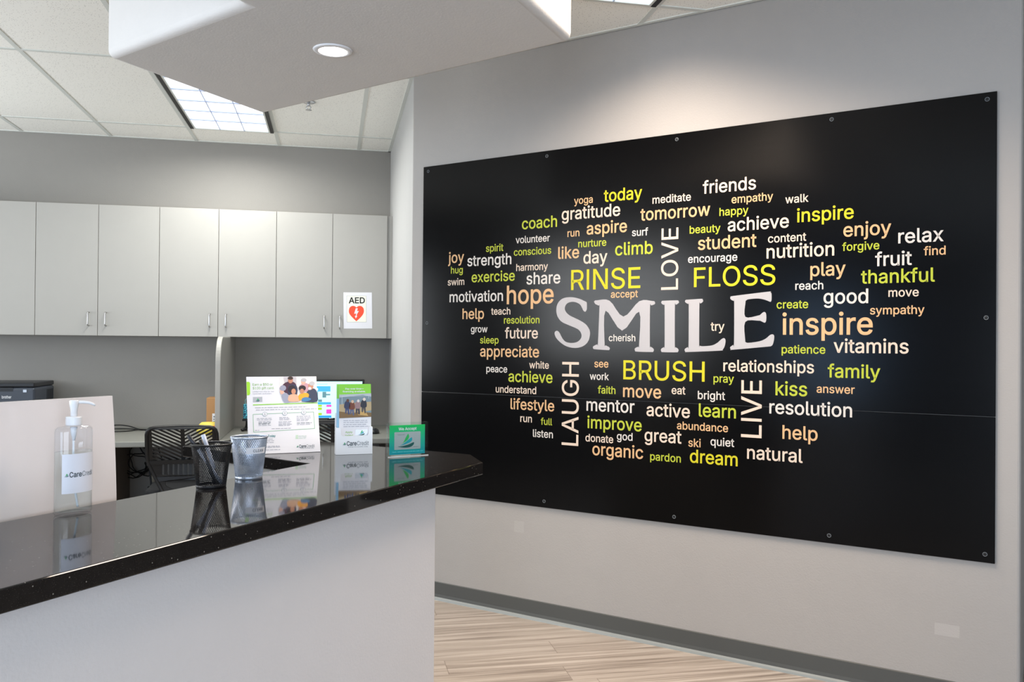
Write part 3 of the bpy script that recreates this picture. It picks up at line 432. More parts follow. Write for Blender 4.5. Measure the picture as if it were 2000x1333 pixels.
    'u': (410, [[211,-5,182,-5,157,-5,134,0,115,11,95,21,80,37,69,59,58,80,53,107,53,139,53,219,53,299,53,379,73,379,93,379,114,379,114,301,114,222,114,144,114,114,121,91,137,75,152,58,173,50,200,50,218,50,235,54,249,62,264,70,275,81,283,97,292,112,296,131,296,153,296,228,296,304,296,379,316,379,337,379,357,379,357,253,357,126,357,0,337,0,318,0,298,0,298,31,298,61,298,92,301,92,304,92,307,92,295,57,279,32,257,17,235,2]]),
    'v': (389, [[184,0,163,0,114,126,66,253,17,379,40,379,62,379,84,379,111,305,138,230,165,155,174,132,181,110,187,87,193,64,199,42,206,21,198,21,191,21,184,21,191,42,197,64,203,87,209,110,216,132,224,155,251,230,278,305,305,379,327,379,349,379,371,379,323,253,275,126,226,0,205,0]]),
    'w': (567, [[158,0,138,0,99,126,61,253,23,379,44,379,66,379,87,379,103,324,118,269,133,214,140,191,147,165,154,137,161,108,168,76,175,41,172,41,168,41,165,41,172,75,179,106,186,135,193,163,199,190,206,214,221,269,237,324,252,379,273,379,295,379,316,379,332,324,347,269,362,214,368,190,375,164,382,136,388,107,395,76,402,41,399,41,395,41,391,41,399,75,406,107,413,135,420,164,427,190,434,214,449,269,465,324,480,379,502,379,523,379,545,379,506,253,468,126,429,0,409,0,389,0,368,0,352,57,335,114,319,172,314,189,309,207,305,225,300,243,295,261,291,280,286,299,281,318,277,338,281,338,286,338,291,338,286,319,281,299,277,280,272,261,267,243,263,225,258,206,253,189,248,172,231,114,215,57,199,0,178,0]]),
    'x': (379, [[44,0,21,0,71,73,121,145,171,218,171,202,171,187,171,171,124,240,76,310,29,379,52,379,76,379,100,379,116,355,132,330,147,306,160,287,170,270,179,253,188,237,198,221,207,206,197,206,186,206,175,206,185,221,194,237,202,253,211,270,221,287,233,306,249,330,266,355,282,379,305,379,328,379,352,379,304,309,256,239,209,169,209,184,209,199,209,214,258,143,308,71,358,0,334,0,310,0,287,0,268,28,249,57,231,85,219,103,209,120,200,136,191,152,182,167,173,182,183,182,194,182,205,182,195,167,186,152,178,136,170,120,160,103,148,85,129,57,110,28,91,0,68,0]]),
    'y': (389, [[51,-140,47,-139,52,-121,57,-103,61,-86,65,-86,68,-87,71,-87,83,-90,94,-91,104,-89,114,-87,122,-82,130,-74,138,-66,145,-53,151,-36,155,-24,159,-13,163,-1,114,126,66,252,17,379,40,379,62,379,84,379,111,305,138,230,165,155,174,132,181,109,187,87,193,64,199,42,206,21,198,21,191,21,184,21,190,42,196,64,202,87,209,110,216,132,224,155,251,230,278,305,305,379,327,379,349,379,371,379,316,234,260,88,204,-58,196,-78,187,-94,177,-107,166,-120,153,-129,139,-136,125,-142,109,-145,91,-145,81,-145,72,-144,65,-143,57,-142]]),
    '\u2014': (699, [[466,244,699,244,699,226,699,207,699,188,466,188,233,188,0,188,0,207,0,226,0,244,233,244]]),
}
_tcache = {}
_gcache = {}


def glyph_tris(ch, bold, res):
    """fill every outer contour of a glyph on its own, with the holes that lie inside it"""
    key = (ch, bold, res)
    if key in _gcache:
        return _gcache[key]
    if ch == 'd':
        vv, ff = glyph_tris('b', bold, res)     # d is b seen in a mirror
        _gcache[key] = ([(0.424 - x, y) for x, y in vv], [tuple(reversed(f)) for f in ff])
        return _gcache[key]
    adv, spl = GLYPHS[ch]

    def ring(sp):
        return [(sp[6 * i + 2], sp[6 * i + 3]) for i in range(len(sp) // 6)]

    def area2(r):
        return sum(r[i][0] * r[(i + 1) % len(r)][1] - r[(i + 1) % len(r)][0] * r[i][1] for i in range(len(r)))

    def inside(p, r):
        c = False
        for i in range(len(r)):
            (x1, y1), (x2, y2) = r[i], r[i - 1]
            if (y1 > p[1]) != (y2 > p[1]) and p[0] < (x2 - x1) * (p[1] - y1) / (y2 - y1) + x1:
                c = not c
        return c
    rings = [ring(sp) for sp in spl]
    areas = [area2(r) for r in rings]
    main = max(areas, key=abs)
    outers = [i for i in range(len(spl)) if areas[i] * main > 0]
    vv, ff = [], []
    for o in outers:
        members = [spl[o]]
        for i in range(len(spl)):
            if i not in outers:
                cx = sum(p[0] for p in rings[i]) / len(rings[i])
                cy = sum(p[1] for p in rings[i]) / len(rings[i])
                if inside((cx, cy), rings[o]) and abs(areas[i]) < abs(areas[o]):
                    members.append(spl[i])
        cu = bpy.data.curves.new('glyphs', 'CURVE')
        cu.dimensions = '2D'
        cu.fill_mode = 'BOTH'
        cu.resolution_u = res
        for sp in members:
            n = len(sp) // 6
            bz = cu.splines.new('BEZIER')
            bz.bezier_points.add(n - 1)
            bz.use_cyclic_u = True
            for i in range(n):
                q = sp[6 * i:6 * i + 6]
                p = bz.bezier_points[i]
                p.handle_left_type = p.handle_right_type = 'FREE'
                p.handle_left = (q[0] / 1000, q[1] / 1000, 0)
                p.co = (q[2] / 1000, q[3] / 1000, 0)
                p.handle_right = (q[4] / 1000, q[5] / 1000, 0)
        v1, f1 = curve_to_tris(cu)
        k = len(vv)
        vv += v1
        ff += [tuple(k + i for i in f) for f in f1]
    if bold > 0:
        # heavier weight: a mitred band along every contour, on its ink-free side
        sgn = 1.0 if main > 0 else -1.0
        for sp in spl:
            n = len(sp) // 6
            pts = []
            for i in range(n):
                a, c = sp[6 * i:6 * i + 6], sp[6 * ((i + 1) % n):6 * ((i + 1) % n) + 6]
                p0, p1, p2, p3 = Vector(a[2:4]), Vector(a[4:6]), Vector(c[0:2]), Vector(c[2:4])
                straight = abs((p1 - p0).normalized().dot((p3 - p0).normalized()) - 1) < 1e-3 if (p1 - p0).length > 0.1 else True
                for j in range(1 if straight else res + 1):
                    t = j / (res + 1)
                    q = p0 * (1 - t) ** 3 + p1 * 3 * t * (1 - t) ** 2 + p2 * 3 * t * t * (1 - t) + p3 * t ** 3
                    q = q / 1000
                    if not pts or (q - pts[-1]).length > 0.0015:
                        pts.append(q)
            L = len(pts)
            k = len(vv)
            for i in range(L):
                d0, d1 = (pts[i] - pts[i - 1]).normalized(), (pts[(i + 1) % L] - pts[i]).normalized()
                n0, n1 = Vector((d0.y, -d0.x)), Vector((d1.y, -d1.x))
                m = (n0 + n1)
                m = m / max(m.length_squared / 2, 0.45) if m.length > 1e-4 else n0
                o = pts[i] + m * bold * sgn
                vv += [(pts[i].x, pts[i].y), (o.x, o.y)]
            for i in range(L):
                j = (i + 1) % L
                q = (k + 2 * i, k + 2 * i + 1, k + 2 * j + 1, k + 2 * j)
                ff.append(q if sgn > 0 else tuple(reversed(q)))
    _gcache[key] = (vv, ff)
    return _gcache[key]


def text_tris(s, bold=0.0, res=3, spacing=0.0):
    key = (s, bold, res, spacing)
    if key in _tcache:
        return _tcache[key]
    x = 0.0
    vv, ff = [], []
    for ch in s:
        if ch == ' ':
            x += 0.20 + spacing
            continue
        gv, gf = glyph_tris(ch, bold, res)
        k = len(vv)
        vv += [(x + p[0], p[1]) for p in gv]
        ff += [tuple(k + i for i in f) for f in gf]
        x += GLYPHS[ch][0] / 1000 + spacing
    _tcache[key] = (vv, ff)
    return vv, ff


def curve_to_tris(cu):
    ob = bpy.data.objects.new('glyphs', cu)
    me = bpy.data.meshes.new_from_object(ob)
    vv = [(v.co.x, v.co.y) for v in me.vertices]
    ff = [tuple(p.vertices) for p in me.polygons]
    bpy.data.objects.remove(ob)
    bpy.data.curves.remove(cu)
    bpy.data.meshes.remove(me)
    return vv, ff


def poly_tris(outer, holes=()):
    cu = bpy.data.curves.new('outline', 'CURVE')
    cu.dimensions = '2D'
    cu.fill_mode = 'BOTH'
    for ring in [outer] + list(holes):
        sp = cu.splines.new('POLY')
        sp.points.add(len(ring) - 1)
        sp.use_cyclic_u = True
        for p, q in zip(sp.points, ring):
            p.co = (q[0], q[1], 0, 1)
    return curve_to_tris(cu)


def smooth_ring(pts, n=4):
    """closed Catmull-Rom through the points"""
    out = []
    L = len(pts)
    for i in range(L):
        p0, p1, p2, p3 = (Vector(pts[(i + k - 1) % L]) for k in range(4))
        for k in range(n):
            t = k / n
            v = 0.5 * ((2 * p1) + (p2 - p0) * t + (2 * p0 - 5 * p1 + 4 * p2 - p3) * t * t + (3 * p1 - p0 - 3 * p2 + p3) * t ** 3)
            out.append((v.x, v.y))
    return out


def ellipse_pts(cx, cy, rx, ry, n=20, rot=0.0):
    return [(cx + rx * cos(2 * pi * i / n) * cos(rot) - ry * sin(2 * pi * i / n) * sin(rot),
             cy + rx * cos(2 * pi * i / n) * sin(rot) + ry * sin(2 * pi * i / n) * cos(rot)) for i in range(n)]


def rrect_pts(x0, y0, x1, y1, r, n=5):
    out = []
    for cx, cy, a in ((x1 - r, y1 - r, 0), (x0 + r, y1 - r, 90), (x0 + r, y0 + r, 180), (x1 - r, y0 + r, 270)):
        for i in range(n + 1):
            t = radians(a + 90 * i / n)
            out.append((cx + r * cos(t), cy + r * sin(t)))
    return out


class MB:
    def __init__(self, m=None):
        self.v, self.f, self.fm, self.mats = [], [], [], []
        self.m = m

    def mi(self, m):
        m = m or self.m
        if m not in self.mats:
            self.mats.append(m)
        return self.mats.index(m)

    def add(self, vv, ff, m=None):
        k = len(self.v)
        i = self.mi(m)
        self.v += [tuple(p) for p in vv]
        for f in ff:
            self.f.append(tuple(k + j for j in f))
            self.fm.append(i)
        return self

    def box(self, x0, x1, y0, y1, z0, z1, m=None):
        vv = [(x, y, z) for z in (z0, z1) for y in (y0, y1) for x in (x0, x1)]
        return self.add(vv, [(0, 2, 3, 1), (4, 5, 7, 6), (0, 1, 5, 4), (2, 6, 7, 3), (0, 4, 6, 2), (1, 3, 7, 5)], m)

    def prism(self, poly, z0, z1, m=None, holes=()):
        vv, tt = poly_tris(poly, holes)
        n = len(vv)
        self.add([(x, y, z0) for x, y in vv] + [(x, y, z1) for x, y in vv],
                 [tuple(reversed(t)) for t in tt] + [tuple(n + i for i in t) for t in tt], m)
        for ring in [poly] + list(holes):
            k = len(ring)
            self.add([(x, y, z0) for x, y in ring] + [(x, y, z1) for x, y in ring],
                     [(i, (i + 1) % k, k + (i + 1) % k, k + i) for i in range(k)], m)
        return self

    def solid(self, poly, z0, z1, m=None):
        """prism of a simple polygon with n-gon caps (for bevelling)"""
        k = len(poly)
        return self.add([(x, y, z0) for x, y in poly] + [(x, y, z1) for x, y in poly],
                        [tuple(range(k))[::-1], tuple(range(k, 2 * k))] + [(i, (i + 1) % k, k + (i + 1) % k, k + i) for i in range(k)], m)

    def tube(self, path, r, n=8, m=None, closed=False):
        P = [Vector(p) for p in path]
        L = len(P)
        rr = r if isinstance(r, (list, tuple)) else [r] * L
        vv, ff = [], []
        side = None
        for i in range(L):
            if closed:
                t = P[(i + 1) % L] - P[(i - 1) % L]
            else:
                t = P[min(i + 1, L - 1)] - P[max(i - 1, 0)]
            t.normalize()
            if side is None:
                side = t.cross(Vector((0, 0, 1)))
                if side.length < 1e-3:
                    side = t.cross(Vector((1, 0, 0)))
            side = side - t * side.dot(t)
            side.normalize()
            up = side.cross(t)
            for k in range(n):
                a = 2 * pi * k / n
                vv.append(P[i] + (side * cos(a) + up * sin(a)) * rr[i])
        for i in range(L if closed else L - 1):
            j = (i + 1) % L
            for k in range(n):
                ff.append((i * n + k, i * n + (k + 1) % n, j * n + (k + 1) % n, j * n + k))
        if not closed:
            ff.append(tuple(range(n)))
            ff.append(tuple((L - 1) * n + k for k in reversed(range(n))))
        return self.add(vv, ff, m)

    def lathe(self, prof, n=24, m=None, c=(0, 0, 0), sx=1.0, sy=1.0, rot=0.0):
        """profile of (radius, z), closed with caps where the radius is 0"""
        vv, ff = [], []
        for r, z in prof:
            for k in range(n):
                a = 2 * pi * k / n
                x, y = r * cos(a) * sx, r * sin(a) * sy
                vv.append((c[0] + x * cos(rot) - y * sin(rot), c[1] + x * sin(rot) + y * cos(rot), c[2] + z))
        for i in range(len(prof) - 1):
            for k in range(n):
                ff.append((i * n + k, i * n + (k + 1) % n, (i + 1) * n + (k + 1) % n, (i + 1) * n + k))
        return self.add(vv, ff, m)

    # flat artwork in local x (right), y (up), z (towards the viewer)
    def flat(self, pts, z, m=None, holes=(), fn=None):
        vv, tt = poly_tris(pts, holes)
        return self.add([(x, y, z) if fn is None else fn(x, y, z) for x, y in vv], tt, m)

    def rect(self, x0, y0, x1, y1, z, m=None):
        return self.add([(x0, y0, z), (x1, y0, z), (x1, y1, z), (x0, y1, z)], [(0, 1, 2, 3)], m)

    def text(self, s, x, y, h, z, m=None, align='l', bold=0.006, width=None, fn=None, res=3, spacing=0.0):
        """h = cap height; align l / c / r on the ink"""
        vv, tt = text_tris(s, bold, res, spacing)
        xs = [p[0] for p in vv]
        a, b = min(xs), max(xs)
        k = h / 0.509
        kx = k if width is None else width / (b - a)
        x0 = {'l': x, 'c': x - (b - a) * kx / 2, 'r': x - (b - a) * kx}[align]
        pts = [(x0 + (p[0] - a) * kx, y + p[1] * k, z) for p in vv]
        if fn:
            pts = [fn(*p) for p in pts]
        return self.add(pts, tt, m)

    def build(self, name, parent=None, smooth=False, bevel=0.0, seg=2, weld=False, kind=None, at=None):
        me = bpy.data.meshes.new(name)
        me.from_pydata(self.v, [], self.f)
        for m in self.mats:
            me.materials.append(m)
        me.polygons.foreach_set('material_index', self.fm)
        bm = bmesh.new()
        bm.from_mesh(me)
        if weld or bevel:
            bmesh.ops.remove_doubles(bm, verts=bm.verts, dist=1e-6)
        if not getattr(self, 'keep_normals', False):
            bmesh.ops.recalc_face_normals(bm, faces=bm.faces)
        bm.to_mesh(me)
        bm.free()
        if smooth:
            me.polygons.foreach_set('use_smooth', [True] * len(me.polygons))
        me.update()
        o = bpy.data.objects.new(name, me)
        COL.objects.link(o)
        if bevel:
            bv = o.modifiers.new('bevel', 'BEVEL')
            bv.width = bevel
            bv.segments = seg
            bv.limit_method = 'ANGLE'
            bv.angle_limit = radians(35)
            bv.harden_normals = False
        if parent is not None:
            o.parent = parent
        if kind:
            o['kind'] = kind
        if at:
            o.location = at
        return o


class FLAT(MB):
    """one-sided printed artwork: faces look along +z"""
    keep_normals = True


def tag(o, label, cat, group=None):
    o['label'] = label
    o['category'] = cat
    if group:
        o['group'] = group
    return o


def thing(name, label, cat, loc=(0, 0, 0), rot=(0, 0, 0), group=None):
    o = bpy.data.objects.new(name, None)
    COL.objects.link(o)
    o.empty_display_size = 0.1
    o.location = loc
    o.rotation_euler = rot
    return tag(o, label, cat, group)


def structure(o):
    o['kind'] = 'structure'
    return o


def smooth_by_angle(o, deg=40):
    me = o.data
    me.polygons.foreach_set('use_smooth', [True] * len(me.polygons))
    bm = bmesh.new()
    bm.from_mesh(me)
    for e in bm.edges:
        if len(e.link_faces) == 2 and e.calc_face_angle(0) > radians(deg):
            e.smooth = False
    bm.to_mesh(me)
    bm.free()
    return o


# ------------------------------------------------------------------ the room shell
TH = 0.799828
W = Vector((sin(TH), -cos(TH), 0))      # along the lettered wall, to the right
NW = Vector((cos(TH), sin(TH), 0))      # into that wall
CW = 3.845
CEIL = 3.007
YB = 6.993                              # back wall
XS = 0.455                              # short side wall
PHI = atan2(W.y, W.x)


def WP(s, z, off=0.0):
    p = W * s + NW * (CW - off)
    return Vector((p.x, p.y, z))


P0 = WP(-3.1165, 0)
P1 = WP(-0.0877, 0)
P2 = P1 + NW * 1.5
XR, YR, XL = 5.5, -4.0, -4.2

MB(M_FLOOR).box(XL - 0.1, XR + 0.1, YR - 0.1, YB + 0.1, -0.1, 0.0).build('floor', kind='structure')
MB(M_CEIL).box(XL - 0.1, XR + 0.1, YR - 0.1, YB + 0.1, CEIL, CEIL + 0.1).build('ceiling', kind='structure')
MB(M_BACKWALL).box(XL - 0.1, XS + 0.1, YB, YB + 0.1, 0, CEIL).build('wall_back', kind='structure')
MB(M_WHITEWALL).solid([(XS, YB), (XS, P0.y), (XS + 0.085, P0.y + 0.085), (XS + 0.12, YB)], 0, CEIL).build('wall_side', kind='structure')
MB(M_WALL).solid([P0.xy[:], P1.xy[:], P2.xy[:], (P2 - W * 0.12).xy[:], (P1 - W * 0.12 + NW * 0.12).xy[:], (P0 + NW * 0.12).xy[:]],
                 0, CEIL).build('wall_right', kind='structure', bevel=0.012, seg=3)
MB(M_WALL).solid([P2.xy[:], (XR, P2.y), (XR, P2.y + 0.1), (P2.x - 0.1, P2.y + 0.1)], 0, CEIL).build('wall_hall', kind='structure')
MB(M_WALL).box(XR, XR + 0.1, YR - 0.1, P2.y + 0.1, 0, CEIL).build('wall_far_right', kind='structure')


def wall_open(name, along, fixed, thick, a0, a1, openings, m):
    """a wall with rectangular openings (a0, a1, z0, z1)"""
    b = MB(m)

    def put(u0, u1, z0, z1):
        if along == 'x':
            b.box(u0, u1, min(fixed, fixed + thick), max(fixed, fixed + thick), z0, z1)
        else:
            b.box(min(fixed, fixed + thick), max(fixed, fixed + thick), u0, u1, z0, z1)
    u = a0
    for o0, o1, z0, z1 in openings:
        put(u, o0, 0, CEIL)
        put(o0, o1, 0, z0)
        put(o0, o1, z1, CEIL)
        u = o1
    put(u, a1, 0, CEIL)
    return b.build(name, kind='structure')


wall_open('wall_rear', 'x', YR, -0.1, XL - 0.1, XR + 0.1, [(-3.7, -1.1, 0.3, 2.4), (-0.5, 3.1, 0.1, 2.2)], M_DARKWALL)
wall_open('wall_left', 'y', XL, -0.1, YR, YB, [(-1.4, -0.2, 0.05, 2.1), (0.9, 2.9, 1.3, 2.6), (4.2, 6.4, 0.9, 2.5)], M_DARKWALL)


def window(n, along, fixed, a0, a1, z0, z1, mull):
    b = MB(M_TROFFER_EDGE)
    e = 0.05

    def put(u0, u1, v0, v1):
        if along == 'x':
            b.box(u0, u1, fixed - 0.08, fixed - 0.02, v0, v1)
        else:
            b.box(fixed - 0.08, fixed - 0.02, u0, u1, v0, v1)
    put(a0, a1, z0, z0 + e)
    put(a0, a1, z1 - e, z1)
    for k in range(mull + 1):
        u = a0 + (a1 - a0 - e) * k / mull
        put(u, u + e, z0 + e, z1 - e)
    return b.build('window_%d' % n, kind='structure')


window(1, 'x', YR, -0.5, 3.1, 0.1, 2.2, 3)
window(2, 'x', YR, -3.7, -1.1, 0.3, 2.4, 2)
window(3, 'y', XL, 0.9, 2.9, 1.3, 2.6, 1)
window(4, 'y', XL, 4.2, 6.4, 0.9, 2.5, 1)  # frame around the added staff-side fill, out of view
window(5, 'y', XL, -1.4, -0.2, 0.05, 2.1, 1)

# vinyl cove base along the lettered wall, with its pale toe
b = MB(M_BASE)
prof = [(0.0, 0.0), (0.014, 0.0), (0.010, 0.012), (0.006, 0.03), (0.005, 0.094), (0.0, 0.097)]
s0, s1 = -3.09, -0.0877
for s in (s0, s1):
    b.v += [tuple(WP(s, z, d)) for d, z in prof]
k = len(prof)
b.mi(M_BASE)
for i in range(k):
    b.f.append((i, (i + 1) % k, k + (i + 1) % k, k + i))
    b.fm.append(0)
b.f += [tuple(range(k)), tuple(range(2 * k - 1, k - 1, -1))]
b.fm += [0, 0]
base = b.build('baseboard_right', kind='structure')
b = MB(M_BASETOE)
vv = []
for s in (s0, s1):
    vv += [tuple(WP(s, z, d)) for d, z in ((0.013, 0.0), (0.026, 0.0), (0.022, 0.009), (0.0112, 0.0145))]
b.add(vv, [(0, 1, 5, 4), (1, 2, 6, 5), (2, 3, 7, 6), (3, 0, 4, 7), (0, 1, 2, 3), (7, 6, 5, 4)])
b.build('trim_1', kind='structure')

# suspended ceiling grid: staff side and lobby side
SOFF = [(-0.796, 3.251), (-0.306, 3.895), (0.775, 2.722), (-0.62, 0.87), (-1.66, 0.74), (-0.269, 2.657)]
g = MB(M_GRID)
t = 0.0125
z0, z1 = CEIL - 0.004, CEIL
for X in [0.196 - 0.62 * k for k in range(0, 7)]:
    g.box(X - t, X + t, 2.3, YB, z0, z1)
for Y in (6.547, 5.03, 3.51):
    g.box(XL, XS, Y - t, Y + t, z0 - 0.0005, z1)
g.box(XL, XS, YB - 0.022, YB, z0 - 0.001, z1)
g.box(XS - 0.022, XS, P0.y, YB, z0 - 0.001, z1)
g.build('trim_2', kind='structure')
g = MB(M_GRID)
for X in (1.455, 2.075, 2.695, 3.315, 0.835):
    ymax = (CW - X * NW.x) / NW.y
    g.box(X - t, X + t, -3.9, min(ymax, 4.2) - 0.01, z0, z1)
for Y in (3.70, 2.17, 0.65, -0.87, -2.4):
    xmax = (CW - Y * NW.y) / NW.x
    g.box(0.62 if Y > 1 else -3.0, min(max(xmax, 0), 5.4) - 0.01, Y - t, Y + t, z0 - 0.0005, z1)
vv = [tuple(WP(s, z, d)) for s in (-3.1, -0.09) for d, z in ((0.0, z0 - 0.001), (0.022, z0 - 0.001), (0.022, z1), (0.0, z1))]
g.add(vv, [(0, 1, 5, 4), (1, 2, 6, 5), (2, 3, 7, 6), (3, 0, 4, 7), (0, 1, 2, 3), (7, 6, 5, 4)])
g.build('trim_3', kind='structure')

# the dropped plaster soffit above the counter
sof = MB(M_SOFFIT).solid(SOFF, 2.44, CEIL - 0.006).build('trim_4', kind='structure', bevel=0.028, seg=5)
smooth_by_angle(sof, 60)


# ------------------------------------------------------------------ lamps
def troffer(label, x0, x1, y0, y1, z, cols, rows):
    t = thing('ceiling_troffer', label, 'ceiling light', ((x0 + x1) / 2, (y0 + y1) / 2, z))
    hx, hy = (x1 - x0) / 2, (y1 - y0) / 2
    e = 0.024
    MB(M_TROFFER_EDGE).box(-hx, -hx + e, -hy, hy, -0.012, -0.0005).box(hx - e, hx, -hy, hy, -0.012, -0.0005).build('black_edge_trim', t)
    MB(M_GRID).box(-hx + e, hx - e, -hy, -hy + 0.014, -0.010, -0.0005).box(-hx + e, hx - e, hy - 0.014, hy, -0.010, -0.0005).box(
        -hx + e, -hx + e + 0.012, -hy + 0.014, hy - 0.014, -0.010, -0.0005).box(hx - e - 0.012, hx - e, -hy + 0.014, hy - 0.014, -0.010, -0.0005).build('frame', t)
    ix, iy = hx - e - 0.012, hy - 0.014
    MB(M_LIGHTPANEL).box(-ix, ix, -iy, iy, -0.003, -0.0006).build('diffuser', t)
    lv = MB(M_LOUVER)
    for k in range(1, cols):
        x = -ix + 2 * ix * k / cols
        lv.box(x - 0.0028, x + 0.0028, -iy, iy, -0.011, -0.0031)
    for k in range(1, rows):
        y = -iy + 2 * iy * k / rows
        lv.box(-ix, ix, y - 0.006, y + 0.006, -0.0105, -0.0031)
    lv.build('louver', t)
    return t


troffer('recessed fluorescent ceiling light above the staff desk, half hidden behind the white soffit', -1.020, -0.436, 5.05, 6.535, CEIL - 0.0052, 3, 6)
troffer('recessed ceiling light near the lettered wall, only its black corner showing at the top edge', 0.85, 1.440, 2.19, 3.682, CEIL - 0.0052, 3, 6)


def downlight(label, x, y, z, power, color, ang):
    t = thing('recessed_downlight', label, 'ceiling light', (x, y, z))
    MB(M_WHITE).lathe([(0.048, -0.001), (0.050, -0.006), (0.064, -0.004), (0.068, -0.0005), (0.048, -0.0005), (0.048, -0.001)], 40).build('trim_ring', t, smooth=True)
    MB(M_DOWNLIGHT).lathe([(0.0, -0.0095), (0.02, -0.0090), (0.038, -0.0070), (0.0478, -0.003), (0.0478, -0.0006), (0.0, -0.0006)], 40).build('lens', t)
    d = bpy.data.lights.new('downlight_beam', 'SPOT')
    d.energy = power
    d.color = color
    d.spot_size = radians(ang)
    d.spot_blend = 0.7
    d.shadow_soft_size = 0.045
    o = bpy.data.objects.new('downlight_beam', d)
    COL.objects.link(o)
    o.parent = t
    o.location = (0, 0, -0.012)
    return t


downlight('round white recessed downlight glowing in the underside of the soffit', -0.006, 2.984, 2.44, 22, (1.0, 0.94, 0.89), 130)

sp = thing('sprinkler_head', 'small metal fire sprinkler hanging from the ceiling tile beside the soffit', 'sprinkler', (-0.162, 5.685, CEIL - 0.0002))
MB(M_CHROME).lathe([(0.0, -0.001), (0.042, -0.001), (0.044, -0.004), (0.03, -0.010), (0.014, -0.012), (0.0, -0.012)], 24).build('escutcheon', sp, smooth=True)
b = MB(M_CHROME)
b.tube([(0, 0, -0.01), (0, 0, -0.028)], 0.009, 10)
b.tube([(-0.008, 0, -0.024), (-0.015, 0, -0.036), (-0.003, 0, -0.052)], 0.003, 6)
b.tube([(0.008, 0, -0.024), (0.015, 0, -0.036), (0.003, 0, -0.052)], 0.003, 6)
b.build('body', sp, smooth=True)
MB(M_CHROME).lathe([(0.0, -0.051), (0.020, -0.052), (0.021, -0.054), (0.0, -0.056)], 20).build('deflector', sp)

